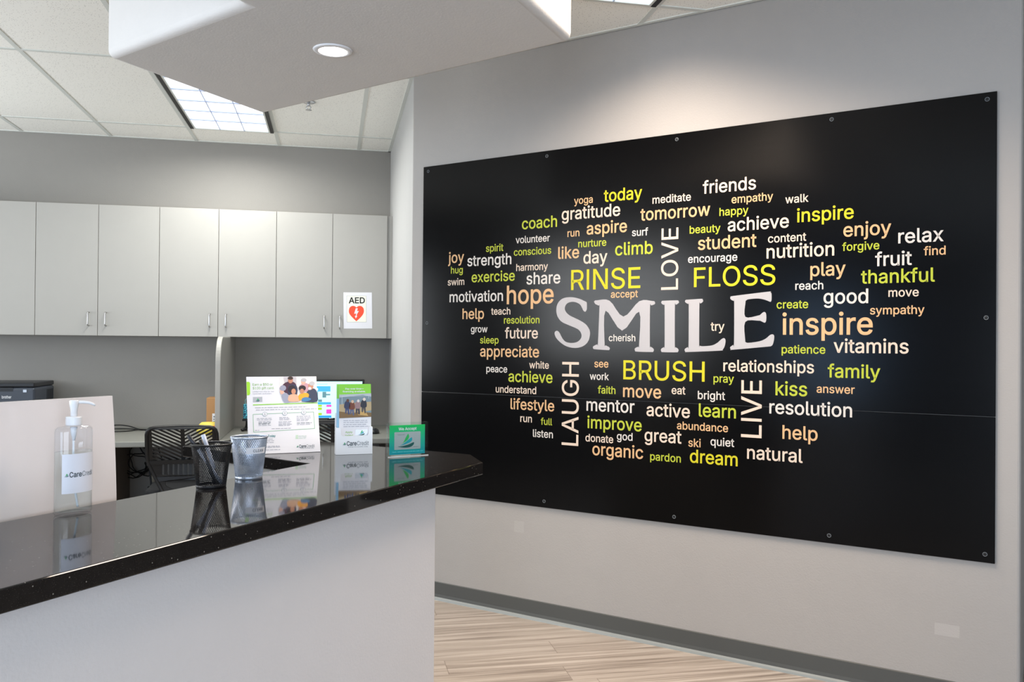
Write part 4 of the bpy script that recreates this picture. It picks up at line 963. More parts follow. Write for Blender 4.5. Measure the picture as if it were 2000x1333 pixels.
# words printed on the wall board: word, colour, left, right, baseline (metres along and up the wall)
WORDS = [
    ('yoga', 'p', -2.0499, -1.9435, 2.154),
    ('today', 'y', -1.8818, -1.6753, 2.1526),
    ('gratitude', 'c', -2.1211, -1.7918, 2.078),
    ('coach', 'l', -2.3608, -2.148, 2.0469),
    ('run', 'p', -2.0864, -2.0176, 1.9899),
    ('aspire', 'p', -1.9766, -1.7547, 1.9951),
    ('volunteer', 'w', -2.399, -2.19, 1.9743),
    ('spirit', 'l', -2.5896, -2.4769, 1.9394),
    ('conscious', 'l', -2.4099, -2.1817, 1.9093),
    ('nurture', 'l', -2.0238, -1.8663, 1.9325),
    ('joy', 'p', -2.8435, -2.7344, 1.8897),
    ('strength', 'w', -2.7124, -2.425, 1.8664),
    ('like', 'p', -2.1401, -2.0184, 1.8797),
    ('day', 'c', -1.9936, -1.8596, 1.8486),
    ('hug', 'l', -2.8235, -2.7425, 1.8299),
    ('harmony', 'c', -2.3942, -2.2002, 1.8272),
    ('exercise', 'l', -2.6826, -2.4025, 1.777),
    ('swim', 'c', -2.8452, -2.7316, 1.7645),
    ('share', 'w', -2.3301, -2.1263, 1.7541),
    ('motivation', 'w', -2.8315, -2.4763, 1.6706),
    ('hope', 'p', -2.4522, -2.1647, 1.653),
    ('RINSE', 'y', -2.0633, -1.6812, 1.7168),
    ('friends', 'c', -1.3701, -1.121, 2.1475),
    ('meditate', 'c', -1.6212, -1.4276, 2.1214),
    ('empathy', 'p', -1.2327, -1.0436, 2.0914),
    ('tomorrow', 'p', -1.6839, -1.333, 2.0442),
    ('happy', 'l', -1.2894, -1.1544, 2.0379),
    ('beauty', 'l', -1.4328, -1.2838, 1.9648),
    ('achieve', 'c', -1.2499, -0.9742, 1.9643),
    ('surf', 'w', -1.7277, -1.6429, 1.9712),
    ('LOVE', 'c', -1.5737, -1.4884, 1.7032, 1.9986),
    ('student', 'p', -1.3916, -1.1168, 1.8863),
    ('encourage', 'w', -1.4397, -1.2039, 1.8271),
    ('climb', 'l', -1.8176, -1.6182, 1.8813),
    ('FLOSS', 'y', -1.4098, -1.0316, 1.7124),
    ('accept', 'p', -1.8389, -1.6939, 1.6721),
    ('cherish', 'w', -1.8488, -1.7055, 1.4568),
    ('try', 'c', -1.3273, -1.2617, 1.5072),
    ('walk', 'c', -0.9903, -0.8902, 2.0711),
    ('inspire', 'y', -0.9389, -0.7034, 1.9842),
    ('enjoy', 'p', -0.7449, -0.5555, 1.9084),
    ('relax', 'w', -0.5289, -0.3599, 1.8677),
    ('content', 'c', -1.0653, -0.899, 1.9008),
    ('nutrition', 'c', -1.0715, -0.7816, 1.8307),
    ('forgive', 'l', -0.7492, -0.6011, 1.8472),
    ('fruit', 'w', -0.6174, -0.4766, 1.7767),
    ('find', 'p', -0.4326, -0.3526, 1.8128),
    ('play', 'p', -0.8809, -0.7346, 1.7442),
    ('thankful', 'l', -0.6729, -0.391, 1.705),
    ('reach', 'w', -0.9444, -0.826, 1.6861),
    ('good', 'w', -0.8247, -0.6437, 1.6228),
    ('move', 'c', -0.5652, -0.4501, 1.6466),
    ('sympathy', 'p', -0.6366, -0.4284, 1.574),
    ('create', 'l', -1.0252, -0.8888, 1.6051),
    ('help', 'p', -2.7422, -2.5984, 1.5757),
    ('teach', 'c', -2.5518, -2.4289, 1.597),
    ('resolution', 'l', -2.4689, -2.2485, 1.5485),
    ('grow', 'w', -2.6842, -2.5746, 1.5019),
    ('future', 'c', -2.4623, -2.2572, 1.4695),
    ('sleep', 'l', -2.6228, -2.5021, 1.4414),
    ('appreciate', 'p', -2.6221, -2.2492, 1.3704),
    ('white', 'c', -2.3083, -2.1898, 1.3122),
    ('peace', 'w', -2.58, -2.4456, 1.2861),
    ('achieve', 'l', -2.4377, -2.1674, 1.2386),
    ('understand', 'c', -2.5179, -2.2648, 1.178),
    ('see', 'p', -1.9276, -1.8496, 1.3254),
    ('work', 'w', -1.9527, -1.8462, 1.2627),
    ('faith', 'l', -1.9069, -1.81, 1.1952),
    ('LAUGH', 'c', -2.1111, -2.0145, 0.9233, 1.3491),
    ('lifestyle', 'p', -2.423, -2.156, 1.0928),
    ('run', 'c', -2.3611, -2.2896, 1.0281),
    ('full', 'l', -2.2356, -2.1677, 1.0203),
    ('listen', 'w', -2.2825, -2.1625, 0.9539),
    ('mentor', 'w', -1.9698, -1.7073, 1.1062),
    ('improve', 'l', -1.9638, -1.6689, 1.0189),
    ('donate', 'c', -1.9743, -1.82, 0.9512),
    ('god', 'w', -1.8004, -1.7165, 0.97),
    ('organic', 'p', -1.9348, -1.6598, 0.8858),
    ('BRUSH', 'y', -1.7684, -1.3546, 1.2696),
    ('relationships', 'c', -1.2661, -0.8626, 1.3207),
    ('pray', 'l', -1.3121, -1.2157, 1.2684),
    ('move', 'p', -1.7691, -1.5695, 1.1829),
    ('eat', 'c', -1.5168, -1.4478, 1.2065),
    ('bright', 'w', -1.3869, -1.2566, 1.188),
    ('LIVE', 'c', -1.1817, -1.0882, 1.0229, 1.2823),
    ('active', 'c', -1.6442, -1.4251, 1.0967),
    ('learn', 'l', -1.3818, -1.2055, 1.1064),
    ('abundance', 'p', -1.4887, -1.2415, 1.0409),
    ('great', 'c', -1.6534, -1.4654, 0.9736),
    ('ski', 'p', -1.4318, -1.3713, 0.9626),
    ('quiet', 'w', -1.3243, -1.2125, 0.9753),
    ('pardon', 'l', -1.6235, -1.468, 0.8837),
    ('dream', 'y', -1.4236, -1.1962, 0.8889),
    ('natural', 'c', -1.1533, -0.9083, 0.9273),
    ('inspire', 'p', -0.9991, -0.6252, 1.49),
    ('patience', 'l', -1.002, -0.8158, 1.4062),
    ('vitamins', 'c', -0.7819, -0.487, 1.4116),
    ('family', 'l', -0.8055, -0.5947, 1.3048),
    ('kiss', 'l', -1.0278, -0.8907, 1.2198),
    ('answer', 'p', -0.8512, -0.6952, 1.2369),
    ('resolution', 'w', -1.0544, -0.7051, 1.1372),
    ('help', 'p', -0.9962, -0.8456, 1.0279),
]
# outlines of the five serif letters
SMILE = [
    [(-1.9727, 1.6501), (-1.9718, 1.63), (-1.9724, 1.6165), (-1.9798, 1.6049), (-1.9912, 1.6101), (-1.9989, 1.6237), (-2.0085, 1.639), (-2.0219, 1.6484), (-2.041, 1.6549), (-2.0602, 1.656), (-2.0795, 1.6516), (-2.0929, 1.6406), (-2.0986, 1.6254), (-2.0954, 1.6117), (-2.0848, 1.5979), (-2.0673, 1.5858), (-2.0442, 1.5753), (-2.0173, 1.5639), (-1.9945, 1.5522), (-1.9755, 1.5393), (-1.9603, 1.5207), (-1.9534, 1.5023), (-1.9543, 1.4822), (-1.9598, 1.4621), (-1.9728, 1.4435), (-1.9934, 1.43), (-2.0161, 1.423), (-2.0428, 1.4211), (-2.0697, 1.4243), (-2.093, 1.4316), (-2.1164, 1.4445), (-2.1361, 1.4598), (-2.1499, 1.4752), (-2.1572, 1.4923), (-2.1553, 1.5033), (-2.1463, 1.5085), (-2.1357, 1.506), (-2.1266, 1.4957), (-2.1187, 1.4821), (-2.1088, 1.4667), (-2.0931, 1.4531), (-2.0738, 1.4474), (-2.0507, 1.4465), (-2.0278, 1.451), (-2.0107, 1.4619), (-2.0021, 1.4754), (-2.0015, 1.4889), (-2.0073, 1.5024), (-2.0188, 1.5142), (-2.036, 1.5227), (-2.0591, 1.5313), (-2.0862, 1.5417), (-2.1096, 1.5511), (-2.1272, 1.5642), (-2.1403, 1.5815), (-2.1472, 1.6022), (-2.1482, 1.6228), (-2.1436, 1.6433), (-2.132, 1.6602), (-2.1146, 1.6728), (-2.0913, 1.6791), (-2.0643, 1.6802), (-2.0374, 1.6768), (-2.0107, 1.6695), (-1.9917, 1.6613), (-1.9784, 1.6553)],
    [(-1.9316, 1.6543), (-1.926, 1.6599), (-1.9167, 1.661), (-1.8457, 1.6575), (-1.7703, 1.5779), (-1.686, 1.6518), (-1.6166, 1.651), (-1.6063, 1.6476), (-1.6039, 1.6402), (-1.6079, 1.6348), (-1.6234, 1.6296), (-1.6302, 1.6223), (-1.6294, 1.4374), (-1.627, 1.431), (-1.6149, 1.4247), (-1.6086, 1.4167), (-1.6113, 1.4071), (-1.6216, 1.4047), (-1.6981, 1.4061), (-1.7069, 1.4109), (-1.7087, 1.419), (-1.7017, 1.4256), (-1.6895, 1.4305), (-1.6861, 1.4386), (-1.6867, 1.6006), (-1.7769, 1.5085), (-1.8676, 1.6082), (-1.8714, 1.4458), (-1.865, 1.4359), (-1.8485, 1.4277), (-1.8423, 1.4211), (-1.8448, 1.4135), (-1.8539, 1.4118), (-1.9239, 1.4154), (-1.934, 1.4187), (-1.9363, 1.4254), (-1.9315, 1.4321), (-1.913, 1.4405), (-1.9082, 1.4489), (-1.9016, 1.6271), (-1.9054, 1.6338), (-1.924, 1.6425)],
    [(-1.5727, 1.6426), (-1.5696, 1.6493), (-1.5618, 1.6512), (-1.4936, 1.6518), (-1.4859, 1.6487), (-1.4828, 1.6422), (-1.4873, 1.6365), (-1.4981, 1.6303), (-1.5032, 1.6222), (-1.5021, 1.4368), (-1.4996, 1.4295), (-1.4888, 1.4238), (-1.4832, 1.4165), (-1.4856, 1.4078), (-1.4948, 1.4048), (-1.5615, 1.4049), (-1.5702, 1.4078), (-1.5725, 1.4157), (-1.5679, 1.4231), (-1.557, 1.4291), (-1.5539, 1.4379), (-1.5553, 1.6231), (-1.5576, 1.6305), (-1.5679, 1.6351)],
    [(-1.4538, 1.646), (-1.4493, 1.6523), (-1.4402, 1.6535), (-1.3742, 1.6564), (-1.3667, 1.6528), (-1.3643, 1.6455), (-1.3696, 1.6385), (-1.3785, 1.6338), (-1.3823, 1.6258), (-1.3822, 1.4448), (-1.3785, 1.4376), (-1.3666, 1.4348), (-1.3312, 1.4371), (-1.3107, 1.4423), (-1.2932, 1.4524), (-1.2773, 1.4666), (-1.2673, 1.4723), (-1.26, 1.4709), (-1.2562, 1.461), (-1.2584, 1.4427), (-1.264, 1.4271), (-1.2712, 1.4185), (-1.2813, 1.4147), (-1.4384, 1.4068), (-1.449, 1.4082), (-1.4536, 1.4154), (-1.4506, 1.4226), (-1.4386, 1.43), (-1.4341, 1.4372), (-1.4346, 1.6253), (-1.437, 1.6326), (-1.4477, 1.6386)],
    [(-1.2363, 1.6569), (-1.2326, 1.663), (-1.224, 1.6656), (-1.0634, 1.6813), (-1.0539, 1.6796), (-1.0484, 1.6732), (-1.0475, 1.6581), (-1.0482, 1.6416), (-1.0522, 1.6356), (-1.0591, 1.6377), (-1.0769, 1.645), (-1.0989, 1.6504), (-1.1211, 1.6515), (-1.1518, 1.6488), (-1.1616, 1.644), (-1.1652, 1.6344), (-1.1653, 1.5696), (-1.1067, 1.575), (-1.0957, 1.5804), (-1.0861, 1.5886), (-1.0779, 1.5904), (-1.0724, 1.5843), (-1.0704, 1.5677), (-1.0721, 1.5485), (-1.0776, 1.5424), (-1.0859, 1.5453), (-1.0955, 1.55), (-1.1066, 1.5515), (-1.1657, 1.5465), (-1.1651, 1.4628), (-1.1617, 1.4544), (-1.1504, 1.4517), (-1.1143, 1.456), (-1.0894, 1.4625), (-1.0703, 1.4727), (-1.0553, 1.4857), (-1.0458, 1.4901), (-1.0382, 1.4884), (-1.0349, 1.481), (-1.0367, 1.4605), (-1.0415, 1.444), (-1.0496, 1.4371), (-1.0618, 1.4351), (-1.2209, 1.4196), (-1.2309, 1.4209), (-1.2353, 1.4282), (-1.231, 1.435), (-1.2211, 1.4415), (-1.2168, 1.4499), (-1.2173, 1.634), (-1.2196, 1.6425), (-1.2311, 1.6484)],
]
PAN_TOP = 2.0


# ------------------------------------------------------------------ the lettered wall board
M_WORD = {'w': mat('white_lettering', (193, 189, 184), 0.45, spec=0.2), 'c': mat('cream_lettering', (199, 183, 168), 0.45, spec=0.2),
          'p': mat('peach_lettering', (195, 158, 118), 0.45, spec=0.2), 'l': mat('lime_lettering', (163, 173, 56), 0.45, spec=0.2),
          'y': mat('yellow_lettering', (184, 177, 38), 0.45, spec=0.2)}
M_SMILE = mat('pale_grey_lettering', (163, 163, 167), 0.45, spec=0.2)
CNAME = {'w': 'white', 'c': 'cream', 'p': 'peach', 'l': 'lime', 'y': 'yellow'}

SB0, SB1, SZ0, SZ1, SEAM = -3.0246, -0.1743, 0.590, 2.4465, 1.165
o0 = WP(SB0, SZ0, 0)
board = thing('wall_sign', 'large black word cloud board reading SMILE screwed to the grey wall', 'wall sign', o0, (pi / 2, 0, PHI))
bw, bh = SB1 - SB0, SZ1 - SZ0
zs = SEAM - SZ0
MB(M_SIGN).box(0, bw, 0, zs - 0.0008, 0.001, 0.0105).build('lower_panel', board, bevel=0.0015, seg=1)
MB(M_SIGN).box(0, bw, zs + 0.0008, bh, 0.001, 0.0105).build('upper_panel', board, bevel=0.0015, seg=1)
for i, wd in enumerate(WORDS):
    b = FLAT(M_WORD[wd[1]])
    if len(wd) == 5:
        s, c, a0, a1, z = wd
        vv, tt = text_tris(s, 0.010 if s.islower() else 0.004, 3)
        xs = [p[0] for p in vv]
        k = (a1 - a0) / (max(xs) - min(xs))
        ky = k * (1.045 if s.islower() else 1.0)
        pts = [(a0 - SB0 + (p[0] - min(xs)) * k, z - SZ0 + p[1] * ky, 0.0108) for p in vv]
    else:
        s, c, a0, a1, zb, zt = wd
        vv, tt = text_tris(s, 0.004, 3)
        xs = [p[0] for p in vv]
        k = (zt - zb) / (max(xs) - min(xs))
        ky = (a1 - a0) / 0.517
        pts = [(a1 - SB0 - (p[1] + 0.004) * ky, zb - SZ0 + (p[0] - min(xs)) * k, 0.0108) for p in vv]
    b.add(pts, tt)
    o = b.build('printed_word', board)
    o['label'] = '%s printed word %s' % (CNAME[c], s)
for ring, ch in zip(SMILE, 'SMILE'):
    b = FLAT(M_SMILE)
    b.flat(smooth_ring([(s - SB0, z - SZ0) for s, z in ring], 4), 0.0107)
    o = b.build('serif_letter', board)
    o['label'] = 'large pale serif letter %s of the central word' % ch
for fx, fz in [(0.012, 0.985), (0.285, 0.985), (0.535, 0.985), (0.782, 0.985), (0.988, 0.985),
               (0.012, 0.52), (0.988, 0.52), (0.285, 0.018), (0.535, 0.018), (0.782, 0.018), (0.988, 0.018)]:
    b = MB(M_CHROME)
    cx, cy = fx * bw, fz * bh
    ringp = [(cx + 0.0075 * cos(2 * pi * k / 16), cy + 0.0075 * sin(2 * pi * k / 16), 0.0108) for k in range(16)]
    b.tube(ringp, 0.0011, 5, M_TXTMID, closed=True)
    b.lathe([(0.0, 0.0117), (0.0035, 0.0113), (0.005, 0.0105)], 12, M_BLACK, (cx, cy, 0))
    b.build('screw', board)

# ------------------------------------------------------------------ reception counter
ZC, ZT = 1.066, 0.038
dP = Vector((0.6045, 0.7967))
nP = Vector((-0.7967, 0.6045))
SLAB = [(-1.015, 0.657), (0.463, 2.605), (0.456, 2.803), (-0.275, 3.483), (-0.511, 3.177), (-0.470, 3.135), (-0.064, 2.659),
        (-0.647, 1.884), (-1.182, 1.160)]
ctr = thing('reception_counter', 'white walled reception counter with a glossy black speckled stone top', 'reception desk', (0.0, 2.2, 0))


def local(o, pts):
    return [(x - o.location.x, y - o.location.y) for x, y in pts]


MB(M_GRANITE).solid(local(ctr, SLAB), ZC - ZT, ZC).build('countertop', ctr, bevel=0.0035, seg=3)
K0 = Vector((0.299, 2.452))
KB = K0 - dP * 2.1
MB(M_COUNTERWALL).solid(local(ctr, [K0[:], (K0 + nP * 0.11)[:], (KB + nP * 0.11)[:], KB[:]]), 0.0, ZC - ZT).build('front_wall', ctr, bevel=0.006, seg=2)
Q = [(K0 + nP * 0.112)[:], (0.25, 2.937), (-0.262, 3.435), (-0.452, 3.158), (-0.040, 2.672)]
MB(M_CAB).solid(local(ctr, Q), 0.0, ZC - ZT).build('return_base', ctr)
lw = [(K0 - dP * 0.55 + nP * 0.112)[:], (K0 - dP * 0.55 + nP * 0.62)[:], (KB + nP * 0.62)[:], (KB + nP * 0.112)[:]]
MB(M_DESK).solid(local(ctr, lw), 0.722, 0.760).build('lower_worktop', ctr, bevel=0.003)
for q in (0.58, 1.9):
    a = K0 - dP * q
    lg = MB(M_CAB)
    lg.solid(local(ctr, [(a + nP * 0.112)[:], (a + nP * 0.58)[:], (a - dP * 0.03 + nP * 0.58)[:], (a - dP * 0.03 + nP * 0.112)[:]]), 0, 0.722)
    lg.build('worktop_support', ctr)

# glossy white panel standing behind the counter top, curling back a little at its top
PX0 = Vector((-0.4915, 2.150))
PD = Vector((-0.594, -0.8045))          # leftwards along the counter's back edge
PN = Vector((-0.8045, 0.594))           # away from the customers
pan = thing('desk_screen', 'glossy white desk screen standing along the back edge of the counter', 'panel', (PX0.x, PX0.y, 0.760))
prof = []
off, z, dz = 0.0, 0.760, 0.0092
while z < 1.311:
    u = max(0.0, (z - 1.05) / 0.26)
    lean = 2.0 + 2.0 * min(1, u * 2) + PAN_TOP * max(0.0, min(1.0, (u - 0.45) / 0.4)) ** 1.5
    if z < 1.06:
        lean = 0.0
    prof.append((off, z))
    off += math.tan(radians(lean)) * dz
    z += dz
b = MB(M_GLOSS)
n = len(prof)
vv = []
for a in (0.0, 1.05):
    for side in (0, 0.010):
        for o_, z_ in prof:
            p = PD * a + PN * (o_ + side)
            vv.append((p.x, p.y, z_ - 0.760))
ff = []
for k in range(n - 1):
    ff += [(k, k + 1, 2 * n + k + 1, 2 * n + k), (n + k, 3 * n + k, 3 * n + k + 1, n + k + 1), (k, n + k, n + k + 1, k + 1), (2 * n + k, 2 * n + k + 1, 3 * n + k + 1, 3 * n + k)]
ff += [(n - 1, 2 * n - 1, 4 * n - 1, 3 * n - 1), (0, 2 * n, 3 * n, n)]
b.add(vv, ff)
o = b.build('sheet', pan)
smooth_by_angle(o, 30)
for a in (0.2, 0.85):
    bl = MB(M_WHITE)
    p = PD * a + PN * 0.012
    q = p + PN * 0.10
    bl.solid([p[:], (p + PD * 0.02)[:], (q + PD * 0.02)[:], q[:]], 0.0, 0.02)
    bl.build('foot', pan)

# ------------------------------------------------------------------ wall cabinets
CY, CZ0, CZ1 = 6.66, 1.479, 2.431
DW = 0.4158
cab_labels = ['white two-door wall cabinet farthest left, cut by the photo edge',
              'white two-door wall cabinet above the printer side, second from the left',
              'white two-door wall cabinet in the middle, right above the curved desk divider',
              'white two-door wall cabinet at the right end with the heart sign on its door']
for k in range(4):
    xr = 0.415 - 2 * DW * (3 - k)
    xl = xr - 2 * DW
    t = thing('wall_cabinet', cab_labels[k], 'cabinet', ((xl + xr) / 2, CY, CZ0), group='white wall cabinets over the desk')
    MB(M_CAB).box(-DW + 0.0005, DW - 0.0005, 0.021, YB - CY - 0.001, 0, CZ1 - CZ0 - 0.001).build('carcass', t)
    if k == 3:
        MB(M_CAB).box(DW + 0.0005, XS - 0.0008 - (xl + xr) / 2, 0.018, YB - CY - 0.02, 0, CZ1 - CZ0 - 0.001).build('filler_strip', t)
    for s in (-1, 1):
        d = MB(M_CAB).box(min(0, s * DW) + 0.0016, max(0, s * DW) - 0.0016, 0.0, 0.0195, 0.0, CZ1 - CZ0).build('door', t, bevel=0.001, seg=1)
        hb = MB(M_STEEL)
        hx = s * 0.058
        za, zb = 0.072, 0.168
        hb.tube([(hx, 0.0, za), (hx, -0.026, za), (hx, -0.0315, za + 0.005), (hx, -0.0325, za + 0.012), (hx, -0.0325, zb - 0.012), (hx, -0.0315, zb - 0.005), (hx, -0.026, zb), (hx, 0.0, zb)], 0.0042, 8)
        h = hb.build('handle', d, smooth=True)

# paper sign with the heart on the right-hand cabinet door
s = thing('defibrillator_sign', 'white paper sign with AED and a red heart, stuck on the last cabinet door', 'sign', (0.1935, CY - 0.0012, 1.692), (pi / 2, radians(-1.0), 0))


def sg(x, y):
    return ((x - 362) / 350 * 0.216, (405 - y) / 450 * 0.279)


FLAT(M_PAPER).rect(-0.108, -0.1395, 0.108, 0.1395, 0.0).build('sheet', s)
p = FLAT(mat('pale_cream_print', (238, 238, 222), 0.6))
a, c = sg(226, 550), sg(466, 222)
p.rect(a[0], a[1], c[0], c[1], 0.0004)
k = 0.0011
for q in ((a[0], a[1], c[0], a[1] + k), (a[0], c[1] - k, c[0], c[1]), (a[0], a[1], a[0] + k, c[1]), (c[0] - k, a[1], c[0], c[1])):
    p.rect(*q, 0.0007, M_TXTMID)
p.build('printed_frame', s)
x0, y0 = sg(250, 314)
FLAT(ink(44, 46, 44)).text('AED', x0, y0, 0.0435, 0.0008, bold=0.022, width=sg(450, 0)[0] - x0).build('lettering', s)
heart = smooth_ring([sg(*q) for q in ((345, 367), (366, 351), (400, 349), (428, 371), (437, 412), (425, 452), (392, 494), (350, 532), (343, 538), (336, 532), (297, 494),
                                      (262, 452), (251, 414), (261, 371), (290, 349), (324, 351))], 4)
FLAT(ink(240, 78, 48)).flat(heart, 0.0008).build('heart', s)
bolt = [(337, 377), (362, 378), (352, 410), (375, 412), (350, 452), (346, 474), (355, 477), (335, 503), (324, 471), (335, 474), (342, 442), (316, 446)]
FLAT(M_PAPER).flat([sg(*q) for q in bolt], 0.0011).build('lightning_bolt', s)

# ------------------------------------------------------------------ staff desk along the back wall
ZD = 0.768
desk = thing('staff_desk', 'grey laminate staff desk running along the back wall under the cabinets', 'desk', (-1.4, 6.6, 0))
DX0, DX1 = -3.4, XS - 0.001
MB(M_DESK).box(DX0 + 1.4, DX1 + 1.4, 6.090 - 6.6, YB - 0.001 - 6.6, ZD - 0.040, ZD).build('worktop', desk, bevel=0.008, seg=3)
MB(M_DESK).box(DX0 + 1.4, DX1 + 1.4, YB - 0.008 - 6.6, YB - 0.001 - 6.6, ZD + 0.0002, ZD + 0.012).build('backsplash_bead', desk)
for x in (-3.36, -1.52, -0.77, 0.40):
    MB(M_DESKWOOD).box(x + 1.4 - 0.016, x + 1.4 + 0.016, 6.20 - 6.6, YB - 0.002 - 6.6, 0, ZD - 0.0405).build('support_panel', desk)

dv = thing('desk_divider', 'white round-cornered divider panel standing on the staff desk below the cabinets', 'divider', (-0.7585, 6.54, ZD))
H = CZ0 - ZD - 0.002
pr = [(YB - 6.54 - 0.002, 0.0), (YB - 6.54 - 0.002, H)]
for i in range(13):
    tt_ = radians(90 + 90 * i / 12)
    pr.append((6.092 - 6.54 + 0.15 + 0.15 * cos(tt_), H - 0.19 + 0.19 * sin(tt_)))
pr.append((6.092 - 6.54, 0.0))
b = MB(M_CAB)
k = len(pr)
b.add([(-0.017, y, z) for y, z in pr] + [(0.017, y, z) for y, z in pr],
      [tuple(range(k)), tuple(range(2 * k - 1, k - 1, -1))] + [(i, (i + 1) % k, k + (i + 1) % k, k + i) for i in range(k)])
tag_ = b.build('panel', dv, bevel=0.004, seg=2)

# wall outlet under the desk
o = MB(mat('beige_plate', (196, 184, 160), 0.5)).box(-0.036, 0.036, -0.006, 0, -0.058, 0.058).build('wall_outlet', bevel=0.003, at=(-1.318, YB - 0.0005, 0.415))
tag(o, 'beige wall outlet plate beneath the staff desk among black cables', 'outlet')

# printer
pr_ = thing('printer', 'dark slate office printer on the staff desk behind the white screen', 'printer', (-2.25, 6.68, ZD))
MB(M_PRINTER).box(-0.24, 0.24, -0.23, 0.20, 0.0, 0.345).build('body', pr_, bevel=0.018, seg=4)
MB(M_PRINTERDARK).box(-0.235, 0.235, -0.225, 0.21, 0.346, 0.378).build('scanner_lid', pr_, bevel=0.008, seg=3)
MB(M_PRINTERDARK).box(-0.20, 0.105, -0.2305, -0.222, 0.318, 0.344).build('control_slot', pr_)
b = MB(M_PRINTERDARK)
for k in range(9):
    b.box(0.2385, 0.2412, 0.03 + 0.016 * k, 0.038 + 0.016 * k, 0.13, 0.32)
b.build('side_vent', pr_)
MB(M_PRINTERDARK).box(-0.17, 0.17, -0.29, -0.226, 0.05, 0.062).build('paper_tray', pr_, bevel=0.003)
MB(M_STEEL).box(0.168, 0.19, -0.2325, -0.2300, 0.312, 0.330).build('corner_badge', pr_)
lg = FLAT(ink(206, 208, 212))
lg.text('brother', 0.035, 0.2705, 0.019, 0.2318, width=0.060, bold=0.02)
lg.v = [(x, -z, y) for x, y, z in lg.v]
lg.build('brand_lettering', pr_)

# cables lying on the desk and bundled under it
random.seed(4)


def wiggle(pts, n=8):
    P = [Vector(p) for p in pts]
    out = []
    for i in range(len(P) - 1):
        p0, p1, p2, p3 = P[max(i - 1, 0)], P[i], P[i + 1], P[min(i + 2, len(P) - 1)]
        for k in range(n):
            t = k / n
            out.append(0.5 * ((2 * p1) + (p2 - p0) * t + (2 * p0 - 5 * p1 + 4 * p2 - p3) * t * t + (3 * p1 - p0 - 3 * p2 + p3) * t ** 3))
    out.append(P[-1])
    return out


cb = MB(M_CABLE)
zt = ZD + 0.005
cb.tube(wiggle([(-1.98, 6.80, zt), (-1.75, 6.84, zt), (-1.60, 6.86, zt + 0.035), (-1.50, 6.87, zt + 0.03), (-1.42, 6.86, zt + 0.006), (-1.37, 6.85, zt), (-1.33, 6.84, zt)]), 0.0045, 6)
cb.tube(wiggle([(-1.98, 6.75, zt), (-1.72, 6.80, zt), (-1.58, 6.83, zt + 0.012), (-1.47, 6.85, zt + 0.008), (-1.40, 6.86, zt), (-1.34, 6.85, zt)]), 0.0045, 6)
cb.tube(wiggle([(-1.98, 6.78, zt + 0.004), (-1.66, 6.77, zt), (-1.55, 6.74, zt), (-1.47, 6.78, zt), (-1.41, 6.84, zt + 0.004), (-1.36, 6.87, zt)]), 0.004, 6)
tag(cb.build('desk_cables', smooth=True), 'thin black cables lying on the staff desk beside the white screen', 'cables')

cb = MB(M_CABLE)
for k in range(6):
    cx, cz = -1.43 + random.uniform(-0.05, 0.06), 0.535 + random.uniform(-0.04, 0.04)
    rx, rz = random.uniform(0.06, 0.125), random.uniform(0.07, 0.155)
    yy = 6.90 + 0.008 * k
    ph = random.uniform(0, 6)
    cb.tube([(cx + rx * cos(ph + a * 0.262) + 0.01 * sin(a * 1.3 + k), yy, cz + rz * sin(ph + a * 0.262) + 0.012 * cos(a * 0.9 + k)) for a in range(25)], 0.0042, 6)
cb.tube(wiggle([(-1.33, 6.92, 0.726), (-1.36, 6.90, 0.66), (-1.33, 6.91, 0.58), (-1.345, 6.90, 0.48), (-1.33, 6.88, 0.36), (-1.335, 6.86, 0.26)]), 0.007, 6)
cb.tube(wiggle([(-1.40, 6.91, 0.726), (-1.42, 6.92, 0.64), (-1.37, 6.90, 0.57), (-1.31, 6.92, 0.53), (-1.28, 6.9, 0.49)]), 0.005, 6)
cb.box(-1.375, -1.30, 6.86, 6.92, 0.22, 0.262)
cb.box(-1.352, -1.318, 6.865, 6.905, 0.262, 0.34)
for k in range(9):
    a0 = random.uniform(-1.44, -1.34)
    cb.tube(wiggle([(a0, 6.915, 0.726), (a0 + random.uniform(-.06, .06), 6.905, 0.68), (a0 + random.uniform(-.06, .06), 6.91, 0.64), (a0 + random.uniform(-.03, .03), 6.9, 0.70)]), 0.005, 5)
tag(cb.build('cable_bundle', smooth=False), 'tangled loops of black cables hanging under the staff desk', 'cables')

# cardboard box and yellow packet left of the divider
bx = thing('cardboard_box', 'brown cardboard box standing on the desk left of the divider', 'box', (-0.852, 6.80, ZD))
MB(M_CARD).box(-0.062, 0.062, -0.09, 0.09, 0, 0.252).build('carton', bx, bevel=0.002)
b = FLAT(M_PAPER).rect(-0.02, 0.02, 0.06, 0.135, 0.0905)
for k in range(5):
    b.rect(-0.012, 0.030 + 0.019 * k, -0.004 + 0.004 * (k % 3), 0.040 + 0.019 * k, 0.0908, M_TXTMID)
b.v = [(x, -z, y) for x, y, z in b.v]
b.build('address_label', bx)
pk = thing('snack_packet', 'yellow packet with an orange dot lying before the cardboard box', 'packet', (-0.868, 6.50, ZD + 0.001))
b = MB(M_YELLOW)
b.lathe([(0.0, 0.0), (0.06, 0.0), (0.085, 0.02), (0.08, 0.06), (0.05, 0.088), (0.0, 0.09)], 20, sx=1.0, sy=0.8)
b.build('wrapper', pk, smooth=True)
b = MB(M_ORANGE)
b.lathe([(0.0, -0.0712), (0.017, -0.071), (0.020, -0.064)], 14, c=(0, 0, 0))
b.v = [(x + 0.052, z, y + 0.050) for x, y, z in b.v]
b.build('orange_dot', pk)

